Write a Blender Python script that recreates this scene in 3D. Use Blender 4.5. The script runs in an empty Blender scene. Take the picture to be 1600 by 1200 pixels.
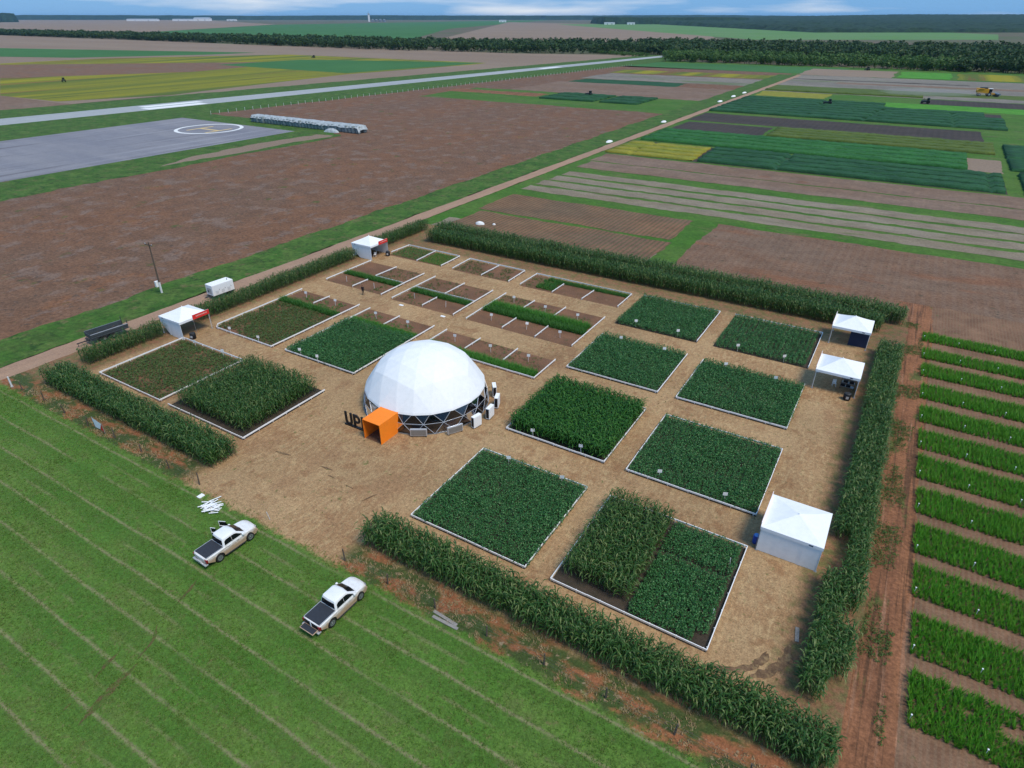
import bpy, bmesh, math, random
import numpy as np
from mathutils import Vector, Matrix
random.seed(7); RNG = np.random.default_rng(7)
sc = bpy.context.scene
R = math.radians

# ------------------------------------------------------------------ camera
CAM_H, FOC, YAW = 41.0, 980.0, R(31.4)          # metres above ground, focal length in 1600 px, heading
PITCH = math.atan(574.0 / FOC)
cam_d = bpy.data.cameras.new('camera'); cam = bpy.data.objects.new('camera', cam_d)
sc.collection.objects.link(cam); sc.camera = cam
cam_d.sensor_width = 36.0; cam_d.lens = 36.0 * FOC / 1600.0
cam_d.clip_start = 0.5; cam_d.clip_end = 120000.0
cam.location = (0, 0, CAM_H); cam.rotation_euler = (math.pi / 2 - PITCH, 0, YAW)

# ------------------------------------------------------------------ world, sun, exposure
SUN_EL, SUN_AZ = R(60), R(100)                   # azimuth from +Y towards +X
w = bpy.data.worlds.new('World'); sc.world = w; w.use_nodes = True
nt = w.node_tree; nt.nodes.clear()
out = nt.nodes.new('ShaderNodeOutputWorld'); bg = nt.nodes.new('ShaderNodeBackground')
sky = nt.nodes.new('ShaderNodeTexSky'); sky.sky_type = 'NISHITA'; sky.sun_disc = False
sky.sun_elevation = SUN_EL; sky.sun_rotation = SUN_AZ
sky.air_density = 1.0; sky.dust_density = 0.3; sky.ozone_density = 3.0
tc = nt.nodes.new('ShaderNodeTexCoord'); mp = nt.nodes.new('ShaderNodeMapping')
mp.inputs['Scale'].default_value = (1.6, 1.6, 16.0); mp.inputs['Location'].default_value = (3.1, 0.4, 0.2)
nz = nt.nodes.new('ShaderNodeTexNoise'); nz.inputs['Scale'].default_value = 2.6
nz.inputs['Detail'].default_value = 4; nz.inputs['Roughness'].default_value = .5
rp = nt.nodes.new('ShaderNodeValToRGB'); rp.color_ramp.elements[0].position = .48; rp.color_ramp.elements[1].position = .84
mulc = nt.nodes.new('ShaderNodeMix'); mulc.data_type = 'RGBA'; mulc.inputs[0].default_value = .72; mulc.inputs[7].default_value = (.7, 4.0, 9.0, 1)   # deeper blue than the dust-free model gives near the horizon
mix = nt.nodes.new('ShaderNodeMix'); mix.data_type = 'RGBA'; mix.inputs[7].default_value = (11.0, 10.8, 10.4, 1)
L = nt.links
L.new(tc.outputs['Generated'], mp.inputs[0]); L.new(mp.outputs[0], nz.inputs['Vector']); L.new(nz.outputs[0], rp.inputs[0])
L.new(sky.outputs[0], mulc.inputs[6]); L.new(rp.outputs[0], mix.inputs[0]); L.new(mulc.outputs[2], mix.inputs[6])
L.new(mix.outputs[2], bg.inputs[0]); bg.inputs[1].default_value = 0.075; L.new(bg.outputs[0], out.inputs[0])
sun_d = bpy.data.lights.new('sun', 'SUN'); sun_d.energy = 2.4; sun_d.angle = R(20); sun_d.color = (1, .90, .75)
sun = bpy.data.objects.new('sun', sun_d); sc.collection.objects.link(sun)
sdir = Vector((math.cos(SUN_EL) * math.sin(SUN_AZ), math.cos(SUN_EL) * math.cos(SUN_AZ), math.sin(SUN_EL)))
sun.rotation_euler = sdir.to_track_quat('Z', 'Y').to_euler()
sun.location = (0, 0, 300)
sc.view_settings.view_transform = 'Standard'; sc.view_settings.look = 'None'
sc.view_settings.exposure = 0.37; sc.view_settings.gamma = 1.0; sc.view_settings.use_curve_mapping = False
sc.cycles.max_bounces = 6; sc.cycles.diffuse_bounces = 3; sc.cycles.glossy_bounces = 2
sc.cycles.transparent_max_bounces = 12; sc.cycles.volume_bounces = 0; sc.cycles.use_denoising = True

# ------------------------------------------------------------------ helpers
def survey(px, py, z=0.0):
    """ground point (at height z) that the survey photograph shows at pixel px, py"""
    u = (px - 800) / FOC; v = (600 - py) / FOC
    d = (u, math.cos(PITCH) + v * math.sin(PITCH), -math.sin(PITCH) + v * math.cos(PITCH))
    t = (CAM_H - z) / -d[2]; a, b = d[0] * t, d[1] * t
    return (a * math.cos(YAW) - b * math.sin(YAW), a * math.sin(YAW) + b * math.cos(YAW))

def link(o, parent=None):
    sc.collection.objects.link(o)
    if parent is not None: o.parent = parent
    return o
def empty(name, loc=(0, 0, 0), rz=0.0, label=None, cat=None, group=None):
    o = bpy.data.objects.new(name, None); o.empty_display_size = .3
    o.location = loc; o.rotation_euler = (0, 0, rz); link(o)
    return tag(o, label, cat, group)
def tag(o, label=None, cat=None, group=None, kind=None):
    if label: o['label'] = label
    if cat: o['category'] = cat
    if group: o['group'] = group
    if kind: o['kind'] = kind
    return o
def copy_tree(o, parent=None):
    c = o.copy(); link(c)
    if parent is not None: c.parent = parent
    for ch in list(o.children): copy_tree(ch, c)
    return c

class MB:
    """collects shapes for one mesh"""
    def __init__(s): s.v = []; s.f = []; s.m = []
    def add(s, vs, fs, m=0):
        o = len(s.v); s.v += [tuple(p) for p in vs]
        for f in fs: s.f.append(tuple(i + o for i in f)); s.m.append(m)
        return s
    def box(s, x0, x1, y0, y1, z0, z1, m=0, T=None):
        vs = [(x, y, z) for z in (z0, z1) for y in (y0, y1) for x in (x0, x1)]
        if T is not None: vs = [tuple(T @ Vector(p)) for p in vs]
        return s.add(vs, [(0, 2, 3, 1), (4, 5, 7, 6), (0, 1, 5, 4), (2, 6, 7, 3), (0, 4, 6, 2), (1, 3, 7, 5)], m)
    def tube(s, a, b, r0, r1=None, n=8, m=0, cap=True):
        a = Vector(a); b = Vector(b); r1 = r0 if r1 is None else r1
        d = (b - a).normalized(); q = d.to_track_quat('Z', 'Y')
        vs = []
        for p, r in ((a, r0), (b, r1)):
            for k in range(n):
                an = 2 * math.pi * k / n
                vs.append(p + q @ Vector((r * math.cos(an), r * math.sin(an), 0)))
        fs = [(k, (k + 1) % n, n + (k + 1) % n, n + k) for k in range(n)]
        if cap: fs += [tuple(range(n - 1, -1, -1)), tuple(range(n, 2 * n))]
        return s.add(vs, fs, m)
    def lathe(s, prof, n=16, axis='Z', c=(0, 0, 0), m=0):
        vs = []
        for r, h in prof:
            for k in range(n):
                an = 2 * math.pi * k / n; x, y, z = r * math.cos(an), r * math.sin(an), h
                if axis == 'X': x, y, z = z, x, y
                if axis == 'Y': x, y, z = y, z, x
                vs.append((x + c[0], y + c[1], z + c[2]))
        fs = []
        for i in range(len(prof) - 1):
            for k in range(n):
                fs.append((i * n + k, i * n + (k + 1) % n, (i + 1) * n + (k + 1) % n, (i + 1) * n + k))
        fs += [tuple(range(n - 1, -1, -1)), tuple(range((len(prof) - 1) * n, len(prof) * n))]
        return s.add(vs, fs, m)
    def mesh(s, name, mats, smooth=False, fix=True):
        me = bpy.data.meshes.new(name); me.from_pydata(s.v, [], s.f)
        for mt in (mats if isinstance(mats, (list, tuple)) else [mats]): me.materials.append(mt)
        for p, mi in zip(me.polygons, s.m): p.material_index = mi; p.use_smooth = smooth
        if fix:
            bm = bmesh.new(); bm.from_mesh(me); bmesh.ops.recalc_face_normals(bm, faces=bm.faces); bm.to_mesh(me); bm.free()
        me.update(); return me
    def build(s, name, mats, parent=None, smooth=False, bevel=0.0, loc=(0, 0, 0)):
        o = bpy.data.objects.new(name, s.mesh(name, mats, smooth)); o.location = loc; link(o, parent)
        if bevel:
            b = o.modifiers.new('bevel', 'BEVEL'); b.width = bevel; b.segments = 2; b.limit_method = 'ANGLE'
        return o
def tri_mesh(name, V, F, mats):
    """big triangle mesh from arrays"""
    me = bpy.data.meshes.new(name); V = np.ascontiguousarray(V, np.float32); F = np.ascontiguousarray(F, np.int32)
    n = len(F)
    me.vertices.add(len(V)); me.vertices.foreach_set('co', V.ravel())
    me.loops.add(n * 3); me.loops.foreach_set('vertex_index', F.ravel())
    me.polygons.add(n); me.polygons.foreach_set('loop_start', np.arange(0, n * 3, 3, dtype=np.int32))
    for mt in (mats if isinstance(mats, (list, tuple)) else [mats]): me.materials.append(mt)
    me.update(calc_edges=True); me.validate()
    return me
def scatter(tpls, pos, scale, rz, tilt=0.0, zs=None):
    """merge copies of the template (V, F) pairs: pos (N,3), scale (N), rz (N)"""
    pos = np.asarray(pos, float); N = len(pos); which = RNG.integers(0, len(tpls), N)
    zs = np.asarray(scale) if zs is None else np.asarray(zs)
    VV, FF, off = [], [], 0
    for t, (V, F) in enumerate(tpls):
        idx = np.where(which == t)[0]
        if not len(idx): continue
        c, s_ = np.cos(rz[idx])[:, None], np.sin(rz[idx])[:, None]; k = scale[idx][:, None]
        X = (V[None, :, 0] * c - V[None, :, 1] * s_) * k; Y = (V[None, :, 0] * s_ + V[None, :, 1] * c) * k
        Z = V[None, :, 2] * zs[idx][:, None]
        if tilt:
            tx = RNG.normal(0, tilt, len(idx))[:, None]; ty = RNG.normal(0, tilt, len(idx))[:, None]
            X = X + Z * tx; Y = Y + Z * ty
        P = np.stack([X + pos[idx, 0][:, None], Y + pos[idx, 1][:, None], Z + pos[idx, 2][:, None]], -1).reshape(-1, 3)
        f = (F[None] + (np.arange(len(idx)) * len(V))[:, None, None]).reshape(-1, 3) + off
        VV.append(P); FF.append(f); off += len(P)
    return np.concatenate(VV), np.concatenate(FF)
def stuff(name, V, F, mat, parent=None, label=None, cat=None, group=None, kind='stuff'):
    o = bpy.data.objects.new(name, tri_mesh(name, V, F, mat)); link(o, parent)
    return tag(o, label, cat, group, kind)

# ------------------------------------------------------------------ materials
class NT:
    def __init__(s, name):
        s.m = bpy.data.materials.new(name); s.m.use_nodes = True; s.t = s.m.node_tree; s.b = s.t.nodes['Principled BSDF']
        s.b.inputs['Specular IOR Level'].default_value = .25; s.b.inputs['Roughness'].default_value = .8
        s.pos = s.n('ShaderNodeNewGeometry').outputs['Position']
        s.xyz = None
    def n(s, t): return s.t.nodes.new(t)
    def l(s, a, b): s.t.links.new(a, b)
    def sep(s):
        if s.xyz is None:
            q = s.n('ShaderNodeSeparateXYZ'); s.l(s.pos, q.inputs[0]); s.xyz = q.outputs
        return s.xyz
    def noise(s, scale, detail=4, rough=.55, stretch=None, off=0):
        q = s.n('ShaderNodeTexNoise'); q.inputs['Scale'].default_value = scale; q.inputs['Detail'].default_value = detail
        q.inputs['Roughness'].default_value = rough
        mp = s.n('ShaderNodeMapping'); s.l(s.pos, mp.inputs[0]); mp.inputs['Location'].default_value = (off, off * .7, 0)
        if stretch: mp.inputs['Scale'].default_value = stretch
        s.l(mp.outputs[0], q.inputs['Vector']); return q.outputs[0]
    def ramp(s, fac, lo, hi):
        q = s.n('ShaderNodeMapRange'); q.interpolation_type = 'SMOOTHSTEP'; s.l(fac, q.inputs[0])
        q.inputs[1].default_value = lo; q.inputs[2].default_value = hi; return q.outputs[0]
    def math(s, op, a, b=None, c=None):
        q = s.n('ShaderNodeMath'); q.operation = op
        for i, v in enumerate((a, b, c)):
            if v is None: continue
            if isinstance(v, (int, float)): q.inputs[i].default_value = v
            else: s.l(v, q.inputs[i])
        return q.outputs[0]
    def mix(s, fac, a, b, mode='MIX'):
        q = s.n('ShaderNodeMix'); q.data_type = 'RGBA'; q.blend_type = mode
        for i, v in ((0, fac), (6, a), (7, b)):
            if isinstance(v, (int, float)): q.inputs[i].default_value = v
            elif isinstance(v, tuple): q.inputs[i].default_value = v + (1,) if len(v) == 3 else v
            else: s.l(v, q.inputs[i])
        return q.outputs[2]
    def bright(s, col, fac, lo, hi):
        q = s.n('ShaderNodeMapRange'); s.l(fac, q.inputs[0]); q.inputs[1].default_value = .3; q.inputs[2].default_value = .7
        q.inputs[3].default_value = lo; q.inputs[4].default_value = hi
        c = s.n('ShaderNodeCombineColor'); [s.l(q.outputs[0], c.inputs[i]) for i in range(3)]
        return s.mix(1.0, col, c.outputs[0], 'MULTIPLY')
    def bump(s, h, strength=.5, dist=.05):
        q = s.n('ShaderNodeBump'); q.inputs['Strength'].default_value = strength; q.inputs['Distance'].default_value = dist
        s.l(h, q.inputs['Height']); s.l(q.outputs[0], s.b.inputs['Normal'])
    def done(s, col, rough=None):
        if isinstance(col, tuple): s.b.inputs['Base Color'].default_value = col + (1,)
        else: s.l(col, s.b.inputs['Base Color'])
        if rough is not None: s.b.inputs['Roughness'].default_value = rough
        return s.m
def rows(t, axis, period, off=0.0, wobble=0.0, lo=-.2, hi=.5):
    """0..1 mask, one ridge for each crop row; axis is the coordinate across the rows"""
    c = t.sep()[axis]
    if wobble: c = t.math('ADD', c, t.math('MULTIPLY', t.noise(.25, 2), wobble))
    sn = t.math('SINE', t.math('MULTIPLY', t.math('ADD', c, off), 2 * math.pi / period))
    return t.ramp(sn, lo, hi)
def field_mat(name, c1, c2, s1=.05, stretch=None, rowspec=None, rowcol=None, speck=None, fine=(.78, 1.22), fs=1.2, mott=.22):
    t = NT(name)
    col = t.mix(t.ramp(t.noise(s1, 5, .6, stretch), .35, .65), c1, c2)
    if rowspec: col = t.mix(t.math('MULTIPLY', rows(t, *rowspec[:2], wobble=.1), rowspec[2]), col, rowcol)
    if speck:
        for sp in (speck if isinstance(speck, list) else [speck]):
            col = t.mix(t.math('MULTIPLY', t.ramp(t.noise(sp[1], 5, .65, sp[3] if len(sp) > 3 else None, 31), sp[2], sp[2] + .1), .85), col, sp[0])
    if s1 > .02: col = t.bright(col, t.noise(.24, 6, .7, (.7, 1, 1), 7), 1 - mott, 1 + mott); col = t.bright(col, t.noise(5.0, 4, .7, None, 3), .8, 1.2)
    n2 = t.noise(fs, 5, .7); col = t.bright(col, n2, fine[0] * .84, fine[1] * .84)
    t.bump(n2, .6, .12); return t.done(col, .95)
def plain(name, col, rough=.6, metal=0.0, var=.08, scale=6.0, spec=.3):
    t = NT(name); t.b.inputs['Metallic'].default_value = metal; t.b.inputs['Specular IOR Level'].default_value = spec
    return t.done(t.bright(t.mix(0.0, col, col), t.noise(scale, 4, .65), 1 - var, 1 + var), rough)
def leaf_mat(name, cols, patch=None, transl=.25, rough=.55):
    """a colour of its own for each leaf"""
    t = NT(name); g = t.n('ShaderNodeNewGeometry'); r = t.n('ShaderNodeValToRGB'); e = r.color_ramp.elements
    e[0].position = 0; e[0].color = cols[0] + (1,); e[1].position = 1; e[1].color = cols[-1] + (1,)
    for i, c in enumerate(cols[1:-1]):
        q = e.new((i + 1) / (len(cols) - 1)); q.color = c + (1,)
    t.l(g.outputs['Random Per Island'], r.inputs[0]); col = r.outputs[0]
    if patch: col = t.mix(t.math('MULTIPLY', t.ramp(t.noise(patch[1], 4, .6), .42, .66), patch[2]), col, patch[0])
    t.done(col, rough)
    tr = t.n('ShaderNodeBsdfTranslucent'); mx = t.n('ShaderNodeMixShader'); mx.inputs[0].default_value = transl
    t.l(col, tr.inputs[0]); t.l(t.b.outputs[0], mx.inputs[1]); t.l(tr.outputs[0], mx.inputs[2])
    t.l(mx.outputs[0], t.t.nodes['Material Output'].inputs[0]); return t.m

M = {}
M['white_paint'] = plain('white_paint', (.84, .84, .84), .55, var=.06)
M['white_sheet'] = plain('white_sheet', (.82, .83, .84), .55, var=.04, scale=2)
M['white_post'] = plain('white_post', (.7, .7, .7), .6)
M['grey_metal'] = plain('grey_metal', (.30, .31, .32), .4, .6)
M['light_metal'] = plain('light_metal', (.55, .56, .58), .4, .4)
M['dark_metal'] = plain('dark_metal', (.045, .05, .055), .5, .3)
M['black_plastic'] = plain('black_plastic', (.012, .012, .014), .5)
M['rubber'] = plain('rubber', (.02, .019, .018), .85, var=.2)
M['red_paint'] = plain('red_paint', (.72, .035, .03), .5)
M['pale_print'] = plain('pale_print', (.75, .42, .36), .6)
M['orange_sheet'] = plain('orange_sheet', (.95, .24, .015), .5, var=.05, scale=3)
M['blue_plastic'] = plain('blue_plastic', (.02, .06, .32), .35)
M['navy_cloth'] = plain('navy_cloth', (.02, .03, .07), .8)
M['wood_post'] = plain('wood_post', (.11, .085, .065), .9, var=.3, scale=12)
M['weathered_wood'] = plain('weathered_wood', (.26, .24, .22), .85, var=.25, scale=8)
M['concrete'] = plain('concrete', (.36, .35, .33), .9, var=.15)
M['skin'] = plain('skin', (.30, .16, .10), .6); M['dark_cloth'] = plain('dark_cloth', (.015, .015, .02), .9); M['hair'] = plain('hair', (.012, .009, .007), .8)
M['yellow_paint'] = plain('yellow_paint', (.62, .30, .015), .5)
M['dark_glass'] = plain('dark_glass', (.006, .007, .010), .12, spec=.35, var=.0)
M['red_glass'] = plain('red_glass', (.22, .008, .01), .2, spec=.5)
M['lamp_glass'] = plain('lamp_glass', (.5, .52, .55), .15, spec=.6)
M['tonneau'] = plain('tonneau', (.032, .036, .046), .7, var=.12, scale=5)
M['lime'] = plain('lime', (.74, .75, .75), .95, var=.12, scale=2)
M['gravel'] = plain('gravel', (.2, .15, .12), .95, var=.4, scale=8)

def car_paint():
    t = NT('dusty_white_paint'); tc = t.n('ShaderNodeTexCoord'); s = t.n('ShaderNodeSeparateXYZ'); t.l(tc.outputs['Object'], s.inputs[0])
    nz = t.n('ShaderNodeTexNoise'); t.l(tc.outputs['Object'], nz.inputs['Vector']); nz.inputs['Scale'].default_value = 3.5; nz.inputs['Detail'].default_value = 5
    h = t.math('ADD', s.outputs[2], t.math('MULTIPLY', t.math('SUBTRACT', nz.outputs[0], .5), .5))
    col = t.mix(t.math('MULTIPLY', t.math('SUBTRACT', 1.0, t.ramp(h, .62, 1.24)), .95), (.82, .82, .82), (.40, .26, .15))
    t.b.inputs['Specular IOR Level'].default_value = .5; return t.done(col, .3)
M['car_paint'] = car_paint()

def clear_sheet():
    t = NT('clear_vinyl'); tr = t.n('ShaderNodeBsdfTransparent'); tr.inputs[0].default_value = (.62, .66, .72, 1)
    gl = t.n('ShaderNodeBsdfGlossy'); gl.inputs['Roughness'].default_value = .12; gl.inputs[0].default_value = (.8, .85, .95, 1)
    fr = t.n('ShaderNodeFresnel'); fr.inputs[0].default_value = 1.6
    mx = t.n('ShaderNodeMixShader'); t.l(fr.outputs[0], mx.inputs[0]); t.l(tr.outputs[0], mx.inputs[1]); t.l(gl.outputs[0], mx.inputs[2])
    t.l(mx.outputs[0], t.t.nodes['Material Output'].inputs[0]); return t.m
M['clear_vinyl'] = clear_sheet()

# leaves
M['soy'] = leaf_mat('soy_leaf', [(.022, .085, .022), (.05, .17, .045), (.036, .13, .033), (.13, .32, .105)], patch=((.04, .15, .042), .25, .3), rough=.4)
M['soy_bright'] = leaf_mat('soy_leaf_bright', [(.02, .12, .035), (.04, .19, .055), (.03, .15, .04), (.06, .22, .07)])
M['corn'] = leaf_mat('corn_leaf', [(.018, .06, .012), (.042, .12, .022), (.032, .095, .016), (.075, .155, .034), (.20, .25, .085)], patch=((.05, .11, .025), .5, .35), rough=.42)
M['corn_green'] = leaf_mat('corn_leaf_fresh', [(.012, .06, .01), (.03, .13, .016), (.024, .105, .013), (.075, .22, .032)])
M['bed_leaf'] = leaf_mat('bed_leaf', [(.045, .19, .012), (.095, .31, .02), (.07, .25, .014), (.16, .38, .04)], patch=((.13, .28, .025), .45, .5))
M['strip_leaf'] = leaf_mat('strip_leaf', [(.03, .12, .02), (.06, .20, .03), (.05, .17, .025), (.09, .23, .05)])
M['strip_bright'] = leaf_mat('strip_bright', [(.04, .17, .02), (.08, .27, .03), (.06, .23, .03), (.11, .30, .05)])
M['young_leaf'] = leaf_mat('young_leaf', [(.055, .11, .025), (.085, .15, .035), (.07, .14, .03), (.14, .14, .06)])
M['weed'] = leaf_mat('weed_leaf', [(.05, .12, .02), (.08, .16, .03), (.12, .15, .05)])
M['grass_blade'] = leaf_mat('grass_blade', [(.07, .17, .02), (.10, .22, .03), (.14, .27, .045), (.08, .19, .027), (.24, .26, .09)], patch=((.17, .23, .06), .35, .5))
M['straw'] = leaf_mat('straw', [(.42, .31, .17), (.34, .25, .13), (.26, .2, .09)], transl=.1)
M['tree_dark'] = leaf_mat('tree_leaf_dark', [(.012, .034, .009), (.026, .062, .014), (.04, .085, .018), (.065, .12, .028)], patch=((.045, .085, .02), .03, .5))
M['tree_mid'] = leaf_mat('tree_leaf_mid', [(.025, .065, .012), (.05, .115, .018), (.07, .145, .025), (.10, .18, .035)])
M['bark'] = plain('bark', (.09, .07, .055), .95, var=.3)

# ------------------------------------------------------------------ ground sheets
def ragged(pts, step, amp):
    out = []
    for i, (x, y) in enumerate(pts):
        x1, y1 = pts[(i + 1) % len(pts)]; Ln = math.hypot(x1 - x, y1 - y); n_ = max(1, min(420, int(Ln / step))); w = random.uniform(0, 9)
        for k in range(n_):
            t = k / n_; d = (random.gauss(0, .45) + .8 * math.sin(k * .37 + w)) * amp * (k > 0); out.append((x + (x1 - x) * t - (y1 - y) / Ln * d, y + (y1 - y) * t + (x1 - x) / Ln * d))
    return out
def sheet(name, pts, z, mat, kind='structure', parent=None, rough=None):
    if rough: pts = ragged(pts, *rough)
    mb = MB(); mb.add([(x, y, z) for x, y in pts], [tuple(range(len(pts)))])
    o = mb.build(name, mat, parent)
    if o.data.polygons[0].normal.z < 0: o.data.flip_normals()
    if parent is None and kind: o['kind'] = kind
    return o
def rect(x0, x1, y0, y1): return [(x0, y0), (x1, y0), (x1, y1), (x0, y1)]

def near_ground():
    t = NT('trodden_straw_ground'); x, y, z = t.sep()
    n1, n2, n3 = t.noise(.12, 5), t.noise(.9, 6, .65), t.noise(7, 5, .7)
    straw = t.mix(t.ramp(n1, .35, .65), (.36, .23, .118), (.30, .175, .085))
    straw = t.mix(t.ramp(t.noise(2.2, 5, .7, (1, .35, 1), 5), .45, .62), straw, (.385, .255, .13))
    straw = t.mix(t.math('MULTIPLY', t.ramp(t.noise(.35, 5, .6, None, 40), .56, .66), .6), straw, (.24, .12, .055))
    straw = t.mix(t.math('MULTIPLY', t.ramp(t.noise(.14, 6, .7, (1, .6, 1), 140), .52, .64), .65), straw, (.27, .15, .075))
    straw = t.mix(t.math('MULTIPLY', t.ramp(t.noise(3.5, 5, .7, None, 11), .62, .7), .6), straw, (.14, .085, .04))
    straw = t.mix(t.math('MULTIPLY', t.ramp(t.noise(1.1, 6, .7, None, 77), .60, .68), .7), straw, (.10, .13, .035))
    # redder, weedy margins: beside the hedges and round the fence
    nb = t.math('MULTIPLY', t.math('SUBTRACT', n2, .5), 3.0)
    mar = t.math('MAXIMUM', t.ramp(t.math('ADD', x, nb), .2, 2.4), t.math('MULTIPLY', t.ramp(t.math('ADD', y, nb), 95.5, 98.5), .9))
    mar = t.math('MAXIMUM', mar, t.math('SUBTRACT', 1.0, t.ramp(t.math('ADD', x, nb), -87.5, -85.5)))
    red = t.mix(t.ramp(n2, .40, .62), (.21, .10, .055), (.10, .105, .035))
    straw = t.mix(t.math('MULTIPLY', mar, .85), straw, red)
    gate = t.math('MULTIPLY', t.ramp(x, -56.5, -54.0), t.math('SUBTRACT', 1.0, t.ramp(x, -34.5, -32.5)))
    low = t.math('MULTIPLY', t.math('SUBTRACT', 1.0, t.ramp(t.math('ADD', y, nb), 27.6, 29.4)), t.math('SUBTRACT', 1.0, gate))
    bank = t.mix(t.ramp(t.noise(.55, 5, .6, (.5, 1, 1), 9), .46, .60), (.05, .075, .02), (.25, .10, .045))
    bank = t.mix(t.ramp(t.noise(1.6, 5, .7, None, 21), .56, .66), bank, (.27, .20, .12))
    straw = t.mix(low, straw, bank)
    # pasture in front
    gs = t.mix(t.ramp(n1, .35, .65), (.066, .158, .02), (.098, .172, .03))
    gs = t.mix(t.math('MULTIPLY', t.ramp(t.noise(.5, 6, .7, None, 13), .48, .66), .7), gs, (.10, .135, .035))
    gs = t.mix(t.math('MULTIPLY', t.ramp(t.noise(1.7, 6, .7, None, 63), .55, .66), .65), gs, (.16, .135, .06))
    yy = t.math('ADD', t.math('ADD', y, t.math('MULTIPLY', x, -.004)), t.math('MULTIPLY', t.noise(.09, 5, .6), .5))
    fr = t.math('ABSOLUTE', t.math('SUBTRACT', t.math('FRACT', t.math('DIVIDE', yy, 2.95)), .5))
    ln = t.math('SUBTRACT', 1.0, t.ramp(t.math('ADD', fr, t.math('MULTIPLY', t.math('SUBTRACT', n3, .5), .26)), .0, .075))
    ln = t.math('MULTIPLY', ln, t.ramp(t.noise(.22, 4, .6, (.5, 2, 1), 90), .28, .50))
    band = t.ramp(t.math('SINE', t.math('MULTIPLY', yy, 2 * math.pi / 2.95)), -.6, .6); gs = t.mix(t.math('MULTIPLY', band, .5), gs, (.05, .125, .016))
    gs = t.mix(t.math('MULTIPLY', ln, .75), gs, (.24, .21, .115))
    fr2 = t.math('ABSOLUTE', t.math('SUBTRACT', t.math('FRACT', t.math('ADD', t.math('DIVIDE', yy, 2.95), .5)), .5))
    ln2 = t.math('MULTIPLY', t.math('SUBTRACT', 1.0, t.ramp(fr2, .01, .09)), t.ramp(t.noise(.3, 5, .6, (.4, 2, 1), 51), .48, .62))
    gs = t.mix(t.math('MULTIPLY', ln2, .55), gs, (.19, .18, .085))
    straw = t.bright(straw, t.noise(.07, 5, .65, (1, .8, 1), 55), .84, 1.16)
    edge = t.ramp(t.math('ADD', y, t.math('MULTIPLY', t.math('SUBTRACT', n2, .5), 2.6)), 25.0, 25.7)
    col = t.mix(edge, gs, straw)
    col = t.bright(col, n3, .66, 1.34); col = t.bright(col, t.noise(2.6, 5, .7, None, 3), .72, 1.28); col = t.bright(col, t.noise(22, 4, .7), .75, 1.25)
    t.bump(n3, .7, .08); return t.done(col, .95)
M['near_ground'] = near_ground()
M['farmland'] = field_mat('farmland', (.16, .12, .085), (.10, .12, .05), .004)
M['brown_field'] = field_mat('brown_field', (.20, .098, .052), (.175, .10, .062), .035, (1, .45, 1), speck=[((.215, .145, .11), .2, .52, (1, .75, 1)), ((.235, .105, .05), .10, .57, (1, .8, 1)), ((.10, .07, .05), .8, .56), ((.07, .10, .025), .2, .60, (1, .8, 1)), ((.065, .10, .025), 1.1, .64), ((.23, .165, .125), 1.6, .62)], fs=1.6, fine=(.6, 1.4))
M['verge'] = field_mat('verge_grass', (.045, .12, .014), (.085, .15, .028), .22, speck=[((.14, .13, .05), .35, .56), ((.028, .075, .012), .45, .55), ((.16, .13, .07), 1.4, .64)], fine=(.6, 1.4), mott=.32)
M['lane_green'] = field_mat('lane_grass', (.055, .15, .014), (.085, .165, .026), .06, (.3, 1, 1), speck=((.13, .13, .05), .12, .58, (.4, 1, 1)), fine=(.7, 1.3))
M['dirt_road'] = field_mat('dirt_road', (.42, .265, .175), (.37, .235, .16), .3, (1, .15, 1), speck=((.42, .31, .22), .6, .58, (2, .1, 1)), fine=(.9, 1.1), mott=.06)
M['red_track'] = field_mat('red_track', (.30, .13, .062), (.22, .095, .048), .3, (1, .12, 1), speck=[((.11, .055, .03), .9, .51, (1.8, .05, 1)), ((.085, .12, .03), .5, .56, (1, .3, 1)), ((.33, .17, .10), 1.1, .56, (1.6, .06, 1))], fs=3, fine=(.6, 1.4))
M['bed_soil'] = field_mat('bed_soil', (.26, .145, .085), (.19, .10, .058), .5, rowspec=(0, .42, .45), rowcol=(.25, .16, .10), speck=((.10, .13, .04), 1.3, .6), fs=5)
M['plot_soil'] = field_mat('plot_soil', (.22, .11, .06), (.18, .095, .055), .4, speck=[((.09, .095, .035), .7, .6), ((.26, .16, .10), 1.3, .6)], fs=5)
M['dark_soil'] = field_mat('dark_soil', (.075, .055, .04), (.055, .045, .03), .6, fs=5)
M['seedling_field'] = field_mat('seedling_field', (.25, .125, .07), (.19, .11, .07), .06, rowspec=(0, 1.05, .6), rowcol=(.085, .095, .04), speck=((.07, .12, .03), .07, .64), fs=2)
M['stub_field'] = field_mat('stubble_field', (.205, .108, .062), (.195, .122, .08), .05, (.5, 1, 1), rowspec=(0, 1.5, .10), rowcol=(.27, .21, .165), speck=[((.23, .105, .055), .08, .54, (.3, 1, 1)), ((.09, .075, .045), .5, .6)], fs=2, fine=(.6, 1.4))
M['pale_strip'] = field_mat('pale_strip', (.27, .225, .165), (.24, .19, .13), .1, (.3, 1, 1), speck=((.12, .15, .05), .4, .6, (.3, 1, 1)), fs=2)
M['mauve_field'] = field_mat('mauve_field', (.21, .13, .085), (.235, .16, .115), .05, (.4, 1, 1), speck=[((.22, .11, .065), .07, .6), ((.10, .13, .045), .08, .62)], rowspec=(0, 2.2, .12), rowcol=(.16, .11, .09))
M['black_soil'] = field_mat('black_soil', (.052, .042, .036), (.066, .052, .044), .08, (.4, 1, 1), rowspec=(0, 2.4, .3), rowcol=(.085, .066, .055))
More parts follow.
